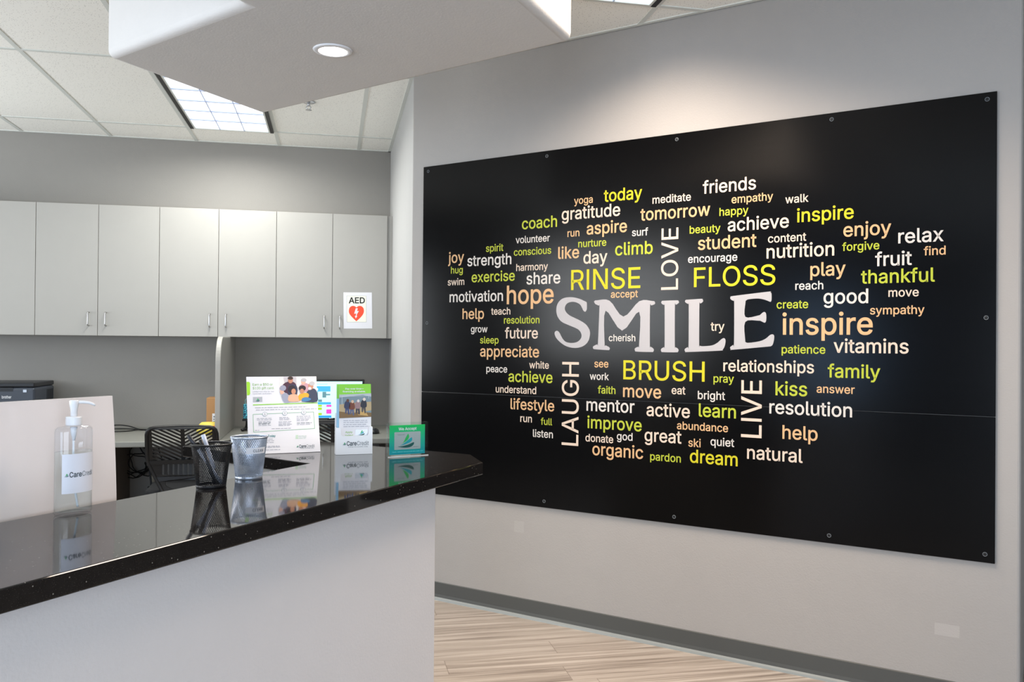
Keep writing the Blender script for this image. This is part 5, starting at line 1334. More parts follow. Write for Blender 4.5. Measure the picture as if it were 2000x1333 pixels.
# monitor
mo = thing('computer_monitor', 'black computer monitor showing a colourful calendar on the staff desk', 'monitor', (0.002, 6.60, ZD + 0.0005))
b = MB(M_BLACK)
b.lathe([(0.0, 0.0), (0.12, 0.0), (0.12, 0.008), (0.0, 0.012)], 28, sy=0.75, c=(0, 0.06, 0))
b.build('base', mo, smooth=False)
MB(M_BLACK).box(-0.03, 0.03, 0.045, 0.065, 0.009, 0.26).build('stand', mo, bevel=0.004)
MB(M_BLACK).box(-0.245, 0.245, 0.0, 0.035, 0.092, 0.394).build('housing', mo, bevel=0.006, seg=2)


def scr(r, g_, b_):
    return mat('screen_%d_%d_%d' % (r, g_, b_), (r, g_, b_), 0.3, emit=0.6)


p = FLAT(scr(196, 238, 238))


def mq(x, y):
    return (0.243 - (962 - x) * 0.000463, 0.392 - (y - 70) * 0.000432)


def blk(x0_, y0_, x1_, y1_, z, m):
    a_, c_ = mq(x0_, y1_), mq(x1_, y0_)
    p.rect(a_[0], a_[1], c_[0], c_[1], z, m)


blk(-60, 100, 930, 740, 0.0008, None)
blk(-60, 182, 418, 275, 0.0012, scr(62, 164, 226))
blk(152, 218, 218, 258, 0.0016, scr(240, 250, 252))
blk(-60, 462, 428, 503, 0.0012, scr(62, 164, 226))
blk(-60, 697, 436, 735, 0.0012, scr(30, 146, 228))
for q in ((160, 280, 218, 360), (290, 280, 350, 382), (350, 318, 415, 342), (95, 372, 150, 417), (222, 415, 284, 458), (20, 300, 80, 350)):
    blk(*q, 0.0012, scr(88, 128, 138))
for q in ((110, 525, 152, 565), (158, 580, 215, 605), (222, 508, 284, 542), (222, 555, 284, 598), (222, 650, 284, 690), (20, 560, 80, 600)):
    blk(*q, 0.0012, scr(160, 196, 40))
blk(120, 655, 220, 675, 0.0012, scr(222, 232, 40))
for q in ((354, 510, 436, 545), (354, 588, 436, 665)):
    blk(*q, 0.0012, scr(234, 62, 186))
blk(110, 140, 370, 152, 0.0012, scr(150, 190, 196))
p.v = [(x, -z, y) for x, y, z in p.v]
p.build('screen', mo)
lg = FLAT(ink(210, 214, 220))
lg.flat(ellipse_pts(0.0, 0.1015, 0.0055, 0.0055), 0.0006)
lg.text('LG', 0.008, 0.0975, 0.008, 0.0006, bold=0.015)
lg.v = [(x - 0.012, -z, y) for x, y, z in lg.v]
lg.build('brand_mark', mo)

m_ = thing('computer_mouse', 'black computer mouse on the staff desk right of the leaflets', 'mouse', (0.318, 6.42, ZD + 0.0005), (0, 0, radians(-10)))
b = MB(M_BLACK)
for i in range(2):
    pass
prof = [(0.0, 0.038), (0.018, 0.036), (0.034, 0.026), (0.041, 0.012), (0.040, 0.0), (0.0, 0.0)]
b.lathe(prof, 24, sx=0.85, sy=1.4)
b.build('shell', m_, smooth=True)
MB(M_PRINTER).box(-0.004, 0.004, -0.045, -0.02, 0.028, 0.037).build('wheel', m_, bevel=0.002)

# small blue patterned pouch on a black stand, beside the flyer
bl_ = thing('phone_stand', 'black stand holding a blue patterned pouch with a teal loop', 'stand', (-0.628, 6.70, ZD + 0.0005))
b = MB(M_BLACK)
b.tube([(0.01, 0, 0.085), (0.008, 0.01, 0.05), (0.0, 0.01, 0.02), (-0.03, -0.01, 0.008)], 0.012, 8)
b.tube([(0.01, 0, 0.04), (0.05, 0.03, 0.01)], 0.010, 8)
b.tube([(0.0, 0.01, 0.03), (-0.005, 0.06, 0.008)], 0.009, 8)
b.box(-0.025, 0.055, -0.018, 0.018, 0.078, 0.092)
b.build('stand_legs', bl_)
pm = mat('blue_pattern', (70, 186, 214), 0.5)
nt = pm.node_tree
vo = nt.nodes.new('ShaderNodeTexVoronoi')
vo.feature = 'DISTANCE_TO_EDGE'
vo.inputs['Scale'].default_value = 90
tcn = nt.nodes.new('ShaderNodeTexCoord')
nt.links.new(tcn.outputs['Object'], vo.inputs['Vector'])
nt.links.new(mix_rgb(nt, math_(nt, 'LESS_THAN', vo.outputs['Distance'], 0.12), C3(92, 206, 228), C3(24, 70, 96)), nt.nodes['Principled BSDF'].inputs['Base Color'])
MB(pm).box(-0.02, 0.06, -0.012, 0.012, 0.094, 0.205).build('pouch', bl_, bevel=0.006)
b = MB(mat('teal_strap', (110, 158, 160), 0.5))
b.tube([(0.02 + 0.028 * cos(a * pi / 8), 0, 0.222 + 0.028 * sin(a * pi / 8)) for a in range(16)], 0.004, 6, closed=True)
b.build('loop', bl_, smooth=True)


# ------------------------------------------------------------------ office chairs
def clip_poly(poly, x0, x1, y0, y1):
    for axis, lim, sgn in ((0, x0, 1), (0, x1, -1), (1, y0, 1), (1, y1, -1)):
        out = []
        for i in range(len(poly)):
            a, c = poly[i], poly[(i + 1) % len(poly)]
            ia, ic = sgn * (a[axis] - lim) >= 0, sgn * (c[axis] - lim) >= 0
            if ia:
                out.append(a)
            if ia != ic:
                t = (lim - a[axis]) / (c[axis] - a[axis])
                out.append((a[0] + (c[0] - a[0]) * t, a[1] + (c[1] - a[1]) * t))
        poly = out
        if len(poly) < 3:
            return []
    return poly


def chair(label, x, y, zrot, ztop):
    t = thing('office_chair', label, 'chair', (x, y, 0), (0, 0, zrot), 'black slatted office chairs at the staff desk')
    k = 0.000427
    VB = ztop - 0.442

    def cz(px, py):
        return ((px - 1140) * k, VB + (1130 - py) * k)
    out = smooth_ring([cz(*q) for q in ((700, 115), (800, 100), (1140, 92), (1480, 100), (1580, 115), (1622, 170), (1632, 300), (1632, 560), (1610, 660), (1530, 850), (1430, 1050),
                                        (1390, 1110), (1330, 1130), (1140, 1136), (950, 1130), (890, 1110), (850, 1050), (750, 850), (670, 660), (648, 560), (648, 300), (658, 170))], 3)
    holes = []
    for s in (1, -1):
        for j in range(-9, 12):
            y0 = 130 + 56 * j
            q = [(700, y0), (1130, y0 + 236), (1130, y0 + 264), (700, y0 + 28)]
            q = clip_poly(q, 718, 1112, 128, 600)
            if q:
                xs_, ys_ = [a_[0] for a_ in q], [a_[1] for a_ in q]
                if max(xs_) - min(xs_) < 30:
                    continue
                if s < 0:
                    q = [(2280 - a_[0], a_[1]) for a_ in reversed(q)]
                holes.append([cz(*a_) for a_ in q])
    for j in range(-4, 5):
        xx = 1140 + j * 70
        holes.append(rrect_pts(*cz(xx - 15, 838 - 3 * abs(j)), *cz(xx + 15, 668), 0.006, 3))
    lo = []
    for i in range(11):
        a_ = pi + pi * i / 10
        lo.append((1140 + 245 * cos(a_), 960 - 95 * sin(a_)))
    lo = lo + [(1385, 925), (1140, 905), (895, 925)]
    holes.append([cz(*a_) for a_ in lo])
    b = MB(M_BLACK)
    vv, tt = poly_tris(out, holes)

    def bend(u, v, w):
        h = (v - VB) / 0.442
        return (u, w - 0.10 * (u / 0.21) ** 2 * 0.35 - 0.06 * h + 0.05 * sin(pi * h) + 0.03, v)
    n_ = len(vv)
    b.add([bend(u, v, 0.006) for u, v in vv] + [bend(u, v, -0.006) for u, v in vv], tt + [tuple(n_ + i for i in reversed(q)) for q in tt])
    for ring in [out] + holes:
        L = len(ring)
        b.add([bend(u, v, 0.006) for u, v in ring] + [bend(u, v, -0.006) for u, v in ring], [(i, (i + 1) % L, L + (i + 1) % L, L + i) for i in range(L)])
    b.build('backrest', t)
    b = MB(M_BLACK)
    b.tube([bend(u, v, 0.0) for u, v in out[::2]], 0.012, 8, closed=True)
    b.build('back_frame', t, smooth=True)
    # seat ahead of the back, post and five-star base
    b = MB(mat('black_mesh_fabric', (18, 19, 22), 0.85))
    b.solid(rrect_pts(-0.235, 0.02, 0.235, 0.48, 0.09), 0.43, 0.49)
    b.build('seat', t, bevel=0.022, seg=3)
    b = MB(M_BLACK)
    b.tube([(0, 0.22, 0.425), (0, 0.06, 0.41), (0, 0.0, 0.44), bend(0, VB + 0.03, -0.02)], 0.022, 8)
    b.build('back_bar', t, smooth=True)
    MB(M_BLACK).lathe([(0.0, 0.10), (0.028, 0.10), (0.028, 0.26), (0.020, 0.26), (0.020, 0.428), (0.0, 0.428)], 14, c=(0, 0.25, 0)).build('post', t)
    for j in range(5):
        a_ = 2 * pi * j / 5 + 0.3
        b = MB(M_BLACK)
        b.tube([(0.02 * cos(a_), 0.25 + 0.02 * sin(a_), 0.11), (0.18 * cos(a_), 0.25 + 0.18 * sin(a_), 0.085), (0.29 * cos(a_), 0.25 + 0.29 * sin(a_), 0.066)], [0.026, 0.02, 0.015], 8)
        leg = b.build('base_leg', t, smooth=True)
        b = MB(M_BLACK)
        cx, cy = 0.285 * cos(a_), 0.25 + 0.285 * sin(a_)
        b.lathe([(0.0, -0.02), (0.026, -0.02), (0.026, 0.02), (0.0, 0.02)], 14)
        b.v = [(cx + x_ * cos(a_) - z_ * sin(a_), cy + x_ * sin(a_) + z_ * cos(a_), 0.0268 + y_) for x_, y_, z_ in b.v]
        b.build('caster', leg)
    return t


chair('black office chair with slatted back in front of the cable tangle', -0.925, 5.75, radians(3), 0.898)
chair('black office chair with slatted back half hidden behind the leaflets', 0.01, 5.70, radians(-4), 0.925)


# ------------------------------------------------------------------ things on the counter
def logo_leaves(b, cx, cy, s, z, cols):
    """three curved leaf blades rising to the right; s = overall width"""
    k = s / 470.0

    def q(x, y):
        return (cx + (x - 680) * k, cy + (705 - y) * k)
    b.flat(smooth_ring([q(*p) for p in ((740, 515), (768, 560), (770, 610), (735, 670), (680, 715), (610, 750), (555, 780), (610, 730), (670, 620))], 3), z, cols[0])
    b.flat(smooth_ring([q(*p) for p in ((840, 615), (862, 650), (858, 700), (800, 750), (700, 785), (600, 812), (510, 828), (590, 790), (700, 715))], 3), z, cols[1])
    b.flat(smooth_ring([q(*p) for p in ((905, 752), (918, 790), (885, 840), (800, 880), (680, 890), (540, 876), (440, 852), (560, 848), (740, 812))], 3), z, cols[2])
    return b


LEAFC = (mat('leaf_green', (40, 176, 92), 0.6), mat('leaf_blue', (22, 158, 176), 0.6), M_DARKTEAL)
LEAFG = (mat('leaf_lime', (74, 176, 96), 0.6), mat('leaf_mid', (30, 140, 110), 0.6), M_DARKTEAL)


def brand(b, x, y, w, z, m1=None, m2=None):
    """leaf mark and two-tone word; w = overall width, y = baseline"""
    h = w * 0.158
    logo_leaves(b, x + 0.072 * w, y + h * 0.46, 0.135 * w, z, LEAFG)
    b.text('Care', x + 0.165 * w, y, h, z, m1 or M_TXT, bold=0.016, width=0.365 * w)
    b.text('Credit', x + 0.548 * w, y, h, z, m2 or M_TXTMID, bold=0.0, width=0.44 * w)
    return b


def text_lines(b, x0, x1, y, dy, n, h, z, m=None, seed=1, align='l'):
    """rows of print too small to read: short ink dashes of word length"""
    rnd = random.Random(seed)
    for i in range(n):
        a, e = x0, x1 - (x1 - x0) * rnd.uniform(0, 0.22)
        if align == 'c':
            d = (x1 - e) / 2
            a, e = a + d, e + d
        x = a
        while x < e - 0.001:
            w = min(rnd.uniform(1.6, 5.0) * h, e - x)
            b.rect(x, y - i * dy, x + w, y - i * dy + h * 0.62, z, m)
            x += w + 0.7 * h
    return b


# --- flyer (tilted card on an easel back)
FH = 0.266
a_l, a_r = Vector((-0.262, 2.892)), Vector((-0.034, 2.938))
c_ = (a_l + a_r) / 2
fl = thing('flyer', 'white leaflet card with a family photo leaning on the counter behind the silver cup', 'flyer',
           (c_.x, c_.y, ZC + 0.0012), (pi / 2 - radians(20), 0, atan2((a_r - a_l).y, (a_r - a_l).x)))
HW = (a_r - a_l).length / 2
MB(M_PAPER).box(-HW, HW, 0, FH, -0.003, 0).build('card', fl)


def fp(x, y):
    t = (y - 145) / (1300 - 145)
    xl, xr = 110 + 27 * t, 1162 + 60 * t
    return (((x - xl) / (xr - xl) - 0.5) * 2 * HW, FH * (1 - t))


def fpp(*pts):
    return [fp(*p) for p in pts]


Z1, Z2, Z3, Z4 = 0.0004, 0.0008, 0.0012, 0.0016
b = FLAT(mat('lime_tab', (158, 214, 56), 0.6))
b.flat(fpp((112, 222), (150, 222), (165, 240), (166, 405), (152, 426), (118, 428)), Z1).build('green_tab', fl)
b = FLAT(mat('lime_heading', (140, 184, 92), 0.6))
x0_, y0_ = fp(203, 282)
b.text('Earn a $50 or', x0_, y0_, 0.0083, Z1, bold=0.004, width=fp(500, 282)[0] - x0_)
x0_, y0_ = fp(203, 337)
b.text('$100 gift card.', x0_, y0_, 0.0083, Z1, bold=0.004, width=fp(522, 337)[0] - x0_)
b.build('heading', fl)
b = FLAT(M_TXTGREY)
x0_, y0_ = fp(203, 382)
b.text('Limited time offer for new', x0_, y0_, 0.0045, Z1, width=fp(520, 382)[0] - x0_)
x0_, y0_ = fp(203, 413)
b.text('CareCredit cardholders.', x0_, y0_, 0.0045, Z1, width=fp(487, 413)[0] - x0_)
b.build('subheading', fl)
b = FLAT(M_SILVERCARD)
b.flat(fpp((205, 455), (343, 452), (343, 530), (206, 533)), Z1)
logo_leaves(b, *fp(270, 498), 0.014, Z2, LEAFG)
b.build('small_card_picture', fl)
b = FLAT(M_LIME)
b.flat(fpp((205, 566), (1185, 552), (1185, 566), (205, 580)), Z1)
b.build('green_rule', fl)

# the family photograph
b = FLAT(ink(226, 218, 216))
b.flat(fpp((600, 149), (1163, 147), (1176, 545), (720, 548), (640, 500), (596, 380)), Z1)
b.flat(fpp((660, 150), (855, 150), (860, 330), (690, 330)), Z2, ink(190, 184, 188))
b.flat(fpp((905, 150), (1163, 150), (1166, 300), (905, 300)), Z2, ink(236, 226, 218))


def blob(x, y, rx, ry, z, m, n=14, rot=0.0):
    b.flat([fp(*q) for q in ellipse_pts(x, y, rx, ry, n, rot)], z, m)


SK1, SK2, SK3 = ink(186, 128, 104), ink(222, 170, 148), ink(196, 138, 110)
b.flat(smooth_ring(fpp((640, 290), (700, 235), (790, 225), (850, 270), (870, 400), (830, 470), (720, 420), (650, 360)), 3), Z3, ink(72, 44, 62))
b.flat(smooth_ring(fpp((735, 300), (800, 270), (862, 300), (868, 400), (780, 470), (730, 400)), 3), Z3 + 0.0001, ink(46, 58, 84))
blob(765, 205, 38, 48, Z4, SK1)
blob(765, 172, 42, 26, Z4 + 0.0001, ink(64, 46, 42))
b.flat(smooth_ring(fpp((895, 310), (940, 262), (1010, 250), (1060, 300), (1040, 380), (930, 380)), 3), Z3, ink(196, 150, 160))
blob(962, 232, 34, 44, Z4, SK2)
blob(968, 204, 44, 30, Z4 + 0.0001, ink(176, 174, 178))
b.flat(smooth_ring(fpp((1010, 400), (1060, 350), (1130, 340), (1172, 400), (1174, 542), (960, 540), (950, 510), (1040, 470)), 3), Z4, ink(56, 66, 86))
blob(1075, 300, 40, 58, Z4 + 0.0001, SK3)
blob(1094, 258, 44, 34, Z4 + 0.0002, ink(184, 182, 184))
blob(1060, 336, 26, 24, Z4 + 0.0002, ink(214, 208, 206))
b.flat(smooth_ring(fpp((632, 430), (690, 400), (730, 430), (760, 530), (740, 546), (680, 546), (648, 500)), 3), Z4, ink(150, 154, 172))
blob(636, 380, 30, 40, Z4 + 0.0001, SK2)
blob(652, 325, 48, 44, Z4 + 0.0002, ink(150, 152, 170))
b.flat(smooth_ring(fpp((735, 450), (790, 420), (850, 425), (890, 460), (900, 530), (740, 530)), 3), Z4 + 0.0001, ink(216, 172, 142))
blob(790, 345, 60, 62, Z4 + 0.0002, ink(44, 36, 44))
blob(812, 380, 34, 44, Z4 + 0.0003, SK3)
b.flat(smooth_ring(fpp((885, 450), (930, 410), (1010, 405), (1046, 430), (1030, 480), (950, 500), (900, 520)), 3), Z4 + 0.0003, ink(240, 166, 50))
blob(945, 330, 56, 44, Z4 + 0.0004, ink(42, 34, 38))
blob(940, 378, 32, 40, Z4 + 0.0005, SK1)
b.flat(smooth_ring(fpp((940, 490), (1010, 470), (1080, 500), (1040, 530), (950, 535)), 3), Z4 + 0.0006, ink(70, 124, 170))
b.build('family_photo', fl)

b = FLAT(M_TXTGREY)
for y_, xa, xb, sd in ((622, 235, 1085, 2), (655, 248, 1080, 3)):
    p0, p1 = fp(xa, y_), fp(xb, y_)
    text_lines(b, p0[0], p1[0] + 0.03, p0[1], 1, 1, 0.0038, Z1, seed=sd)
for xa, xb, ys, sd in ((260, 505, (783, 803), 5), (285, 490, (830, 850, 866, 886), 6), (595, 760, (775, 792, 810), 7), (585, 790, (840, 862, 880, 896), 8), (858, 1080, (765, 790, 812, 832), 9), (860, 1095, (866, 888), 10), (480, 855, (940,), 11), (232, 305, (958,), 12), (300, 530, (1092, 1116, 1142), 13), (380, 640, (1196, 1212, 1250), 14)):
    for i, y_ in enumerate(ys):
        p0, p1 = fp(xa, y_), fp(xb, y_)
        text_lines(b, p0[0], p1[0], p0[1], 1, 1, 0.0034, Z1, M_TXTMID if y_ in (866, 850) else M_TXTGREY, seed=sd * 10 + i)
b.build('small_print', fl)
b = FLAT(mat('green_outline', (96, 170, 112), 0.6))
A_, B_, C__, D_ = (205, 715), (1118, 697), (1135, 950), (213, 978)
for p, q in ((A_, B_), (B_, C__), (C__, D_), (D_, A_)):
    a, c = Vector(fp(*p)), Vector(fp(*q))
    n_ = (c - a).normalized()
    n_ = Vector((-n_.y, n_.x)) * 0.0006
    b.flat([(a + n_)[:], (c + n_)[:], (c - n_)[:], (a - n_)[:]], Z1)
for x_, y_, ch in ((380, 715, '1'), (678, 708, '2'), (966, 702, '3')):
    cx, cy = fp(x_, y_)
    b.flat(ellipse_pts(cx, cy, 0.0078, 0.0078, 24), Z2, M_TXTTEAL)
    b.flat(ellipse_pts(cx, cy, 0.0071, 0.0071, 24), Z3, M_PAPER)
    b.text(ch, cx, cy - 0.0030, 0.006, Z4, M_TXTMID, 'c')
b.build('steps_box', fl)
b = FLAT(M_TXTTEAL)
x0_, y0_ = fp(308, 1058)
b.text('Apply Today', x0_, y0_, 0.0078, Z1, bold=0.014, width=fp(538, 1058)[0] - x0_)
b.build('apply_heading', fl)
b = FLAT(M_TXTGREY)
for p, q in (((842, 1042), (880, 1060)), ((842, 1068), (880, 1096))):
    a, c = fp(p[0], q[1]), fp(q[0], p[1])
    b.rect(a[0], a[1], c[0], c[1], Z1, mat('pale_green_print', (190, 218, 190), 0.6))
text_lines(b, fp(890, 1050)[0], fp(1020, 1050)[0], fp(890, 1058)[1], 0.0042, 3, 0.003, Z1, mat('pale_green_text', (196, 212, 204), 0.6), 4)
b.build('green_note', fl)
x0_, y0_ = fp(845, 1230)
b = FLAT(M_TXT)
brand(b, x0_, y0_, fp(1135, 1230)[0] - x0_, Z1)
x0_, y0_ = fp(912, 1246)
b.text('Making care possible...today.' if '.' in GLYPHS else 'Making care possible', x0_, y0_, 0.0028, Z1, M_TXTMID, width=fp(1122, 1246)[0] - x0_)
b.build('brand_mark', fl)
b = MB(M_PAPER)
cs_, sn_ = cos(radians(38)), sin(radians(38))
b.box(-0.03, 0.03, 0.011, 0.15, -0.0055, -0.0035)
b.v = [(x, 0.150 + (y - 0.15) * cos(radians(16)), z + (y - 0.15) * sin(radians(16)) * 1.0) for x, y, z in b.v]
b.build('easel_back', fl)

# --- leaflet holder with leaflets
h_l, h_r = Vector((0.016, 2.846)), Vector((0.135, 2.858))
c_ = (h_l + h_r) / 2
hz = atan2((h_r - h_l).y, (h_r - h_l).x)
HHW = (h_r - h_l).length / 2
hd = thing('leaflet_holder', 'white plastic leaflet holder on the counter between flyer and green stand', 'leaflet holder', (c_.x, c_.y, ZC + 0.0006), (pi / 2, 0, hz))


def hp(x, y):
    return ((x - 367) / 304 * HHW, 0.0895 * (1240 - y) / (1240 - 795))


T = 0.0022
b = MB(M_WHITE)
front = [(-HHW, 0.0), (HHW, 0.0), hp(664, 790), hp(620, 790), hp(612, 812), hp(604, 905), hp(585, 934), hp(180, 938), hp(150, 918), hp(142, 820), hp(130, 800), (hp(58, 800)[0], hp(58, 800)[1])]
b.prism(front, -T, 0.0)
b.box(-HHW, -HHW + T, 0, 0.0885, -0.036, -T)
b.box(HHW - T, HHW, 0, 0.0885, -0.036, -T)
b.box(-HHW, HHW, 0, 0.135, -0.036 - T, -0.036)
b.box(-HHW + T, HHW - T, 0, T, -0.036, -T)
b.build('holder_body', hd)
b = FLAT(M_TXT)
x0_, y0_ = hp(168, 1093)
brand(b, x0_, y0_, hp(612, 1093)[0] - x0_, 0.0005)
x0_, y0_ = hp(268, 1122)
b.text('Making care possible...today.' if '.' in GLYPHS else 'Making care possible', x0_, y0_, 0.0028, 0.0005, M_TXTMID, width=hp(600, 1122)[0] - x0_)
b.build('brand_mark', hd)

BW, BH = 0.052, 0.228
M_BLEED = mat('blue_white_edge', (150, 196, 222), 0.5)


def leaflet(label, dx, depth, lean, printed):
    rot = Matrix.Rotation(hz, 4, 'Z') @ Matrix.Rotation(pi / 2 - radians(lean), 4, 'X')
    loc = Vector((c_.x, c_.y, ZC + 0.0035)) + Matrix.Rotation(hz, 3, 'Z') @ Vector((dx, depth, 0))
    t = thing('leaflet', label, 'leaflet', loc, rot.to_euler(), 'leaflets in the white holder')
    MB(M_PAPER).box(-BW, BW, 0, BH, -0.0022, 0).build('folded_sheet', t)
    b = FLAT(mat('lime_band', (132, 206, 60), 0.55))
    if not printed:
        b.rect(-BW, 0.18, BW, BH, 0.0003)
        b.rect(-BW, 0.05, BW, 0.18, 0.0003, M_BLEED)
        b.build('cover_print', t)
        return t

    def lp(x, y):
        return ((x - 360) / 240 * BW, BH - (y - 95) / 8.33 * 0.001715)

    def lpp(*q):
        return [lp(*k) for k in q]
    b.flat(lpp((120, 95), (600, 95), (602, 245), (120, 262)), 0.0003)
    b.build('lime_band', t)
    b = FLAT(M_PAPER)
    x0_, y0_ = lp(212, 182)
    b.text('Pay over time—', x0_, y0_, 0.0052, 0.0006, bold=0.02, width=lp(490, 182)[0] - x0_)
    x0_, y0_ = lp(170, 226)
    b.text('financing available.', x0_, y0_, 0.0052, 0.0006, bold=0.02, width=lp(520, 222)[0] - x0_)
    b.build('heading', t)
    b = FLAT(ink(120, 140, 150))
    b.flat(lpp((120, 262), (604, 247), (608, 625), (120, 640)), 0.0003)
    b.flat(lpp((120, 262), (604, 247), (606, 300), (480, 270), (300, 290), (120, 310)), 0.0006, ink(178, 186, 194))
    b.flat(lpp((120, 420), (300, 400), (606, 380), (608, 520), (400, 560), (120, 540)), 0.0006, ink(178, 158, 122))
    b.flat(lpp((120, 530), (300, 560), (450, 540), (608, 560), (608, 625), (120, 640)), 0.0007, ink(122, 96, 62))
    b.flat(lpp((400, 590), (450, 530), (520, 540), (560, 610)), 0.0008, ink(196, 160, 98))
    for x_, y_, top, legs, hd_, sc in ((240, 430, (52, 58, 84), (60, 72, 112), (96, 62, 48), 1.1), (312, 445, (112, 62, 46), (86, 96, 128), (206, 176, 150), 1.05), (400, 432, (150, 122, 124), (62, 60, 70), (214, 206, 202), 1.0), (490, 415, (44, 46, 58), (74, 70, 72), (220, 204, 190), 1.12)):
        b.flat(smooth_ring(lpp((x_ - 34 * sc, y_ - 40), (x_, y_ - 62 * sc), (x_ + 34 * sc, y_ - 40), (x_ + 38 * sc, y_ + 50), (x_ - 38 * sc, y_ + 50)), 3), 0.0010, ink(*top))
        b.flat(lpp((x_ - 30, y_ + 40), (x_ + 28, y_ + 40), (x_ + 34, y_ + 150), (x_ + 14, y_ + 152), (x_, y_ + 70), (x_ - 14, y_ + 140), (x_ - 30, y_ + 128)), 0.0009, ink(*legs))
        b.flat([lp(*q) for q in ellipse_pts(x_ + 8, y_ - 66 * sc, 20 * sc, 24 * sc, 12)], 0.0011, ink(*hd_))
    b.build('field_photo', t)
    b = FLAT(mat('pale_photo_frame', (214, 220, 226), 0.6))
    for q in (((160, 290), (568, 282), (568, 286), (160, 294)), ((160, 290), (165, 290), (165, 420), (160, 420)), ((564, 284), (568, 284), (568, 330), (564, 330))):
        b.flat(lpp(*q), 0.0014)
    b.build('thin_frame', t)
    b = FLAT(M_TXTGREY)
    for i, y_ in enumerate((684, 714, 748, 780)):
        p0, p1 = lp(185, y_), lp(585, y_)
        text_lines(b, p0[0], p1[0], p0[1], 1, 1, 0.0034, 0.0004, seed=40 + i)
    b.build('small_print', t)
    b = FLAT(mat('lime_heading', (140, 184, 92), 0.6))
    x0_, y0_ = lp(215, 878)
    b.text('Apply', x0_, y0_, 0.0060, 0.0004, bold=0.01, width=lp(322, 878)[0] - x0_)
    x0_, y0_ = lp(210, 928)
    b.text('today!', x0_, y0_, 0.0060, 0.0004, bold=0.01, width=lp(330, 928)[0] - x0_)
    b.build('apply_heading', t)
    b = FLAT(M_SILVERCARD)
    a_, e_ = lp(368, 926), lp(552, 826)
    b.rect(a_[0], a_[1], e_[0], e_[1], 0.0004)
    logo_leaves(b, *lp(456, 878), 0.021, 0.0007, LEAFC)
    b.build('small_card_picture', t)
    return t


leaflet('front leaflet in the white holder, lime band and four walkers on its cover', 0.0035, 0.0085, 3.0, True)
leaflet('second leaflet in the white holder, its left edge showing behind the front one', -0.0015, 0.0125, 3.0, False)
leaflet('rearmost leaflet in the white holder, shifted farthest left', -0.0042, 0.0165, 3.0, False)

# --- acrylic stand with the green card
g_l, g_r = Vector((0.1775, 2.763)), Vector((0.312, 2.806))
c_ = (g_l + g_r) / 2
GW = (g_r - g_l).length / 2
ac = thing('acrylic_card_stand', 'clear acrylic stand holding a green We Accept card near the counter end', 'card stand', (c_.x, c_.y, ZC + 0.0008), (pi / 2, 0, atan2((g_r - g_l).y, (g_r - g_l).x)))


def gp(x, y):
    return ((x - 728) / 597 * GW, 0.110 * (1150 - y) / 990)


MB(M_ACRYLIC).box(-GW, GW, 0, 0.110, -0.0005, 0.006).build('front_plate', ac, bevel=0.0008)
MB(M_ACRYLIC).box(-GW, GW, 0, 0.110, -0.010, -0.004).build('rear_plate', ac, bevel=0.0008)
MB(M_WHITE).box(-GW, GW, -0.0004, 0.0016, 0.0062, 0.0075).build('base_edge', ac)
gm = mat('green_to_teal_card', (0, 176, 120), 0.5)
nt = gm.node_tree
tcn = nt.nodes.new('ShaderNodeTexCoord')
sx = nt.nodes.new('ShaderNodeSeparateXYZ')
nt.links.new(tcn.outputs['Generated'], sx.inputs[0])
nt.links.new(mix_rgb(nt, sx.outputs['Y'], C3(0, 150, 172), C3(6, 188, 92)), nt.nodes['Principled BSDF'].inputs['Base Color'])
a_, e_ = gp(203, 1098), gp(1248, 242)
MB(gm).box(a_[0], e_[0], a_[1], e_[1], -0.0036, -0.0016).build('green_card', ac)
Zg = -0.0014
b = FLAT(M_PAPER)
x0_, y0_ = gp(460, 390)
b.text('We Accept', x0_, y0_, 0.0088, Zg, bold=0.022, width=gp(995, 390)[0] - x0_)
b.build('heading', ac)
b = FLAT(M_SILVERCARD)
a_, e_ = gp(340, 955), gp(1115, 440)
b.flat(rrect_pts(a_[0], a_[1], e_[0], e_[1], 0.0025), Zg)
x0_, y0_ = gp(400, 532)
b.text('CareCredit', x0_ + 0.004, y0_, 0.0030, Zg + 0.0003, M_TXTMID, width=gp(640, 532)[0] - x0_ - 0.004)
text_lines(b, gp(900, 890)[0], gp(1060, 890)[0], gp(900, 893)[1], 1, 1, 0.002, Zg + 0.0003, M_TXTMID, 3)
b.build('silver_card_picture', ac)
b = FLAT(LEAFC[0])
logo_leaves(b, *gp(680, 705), 470 / 597 * GW, Zg + 0.0004, LEAFC)
b.build('leaf_mark', ac)
b = FLAT(mat('pale_cyan_ink', (120, 226, 240), 0.6))
x0_, y0_ = gp(280, 1040)
b.text('Health, wellness and personal care credit card' if ',' in GLYPHS else 'Health wellness and personal care credit card', x0_, y0_ + 0.001, 0.0030, Zg, bold=0.016, width=gp(1185, 1000)[0] - x0_)
b.build('tagline', ac)


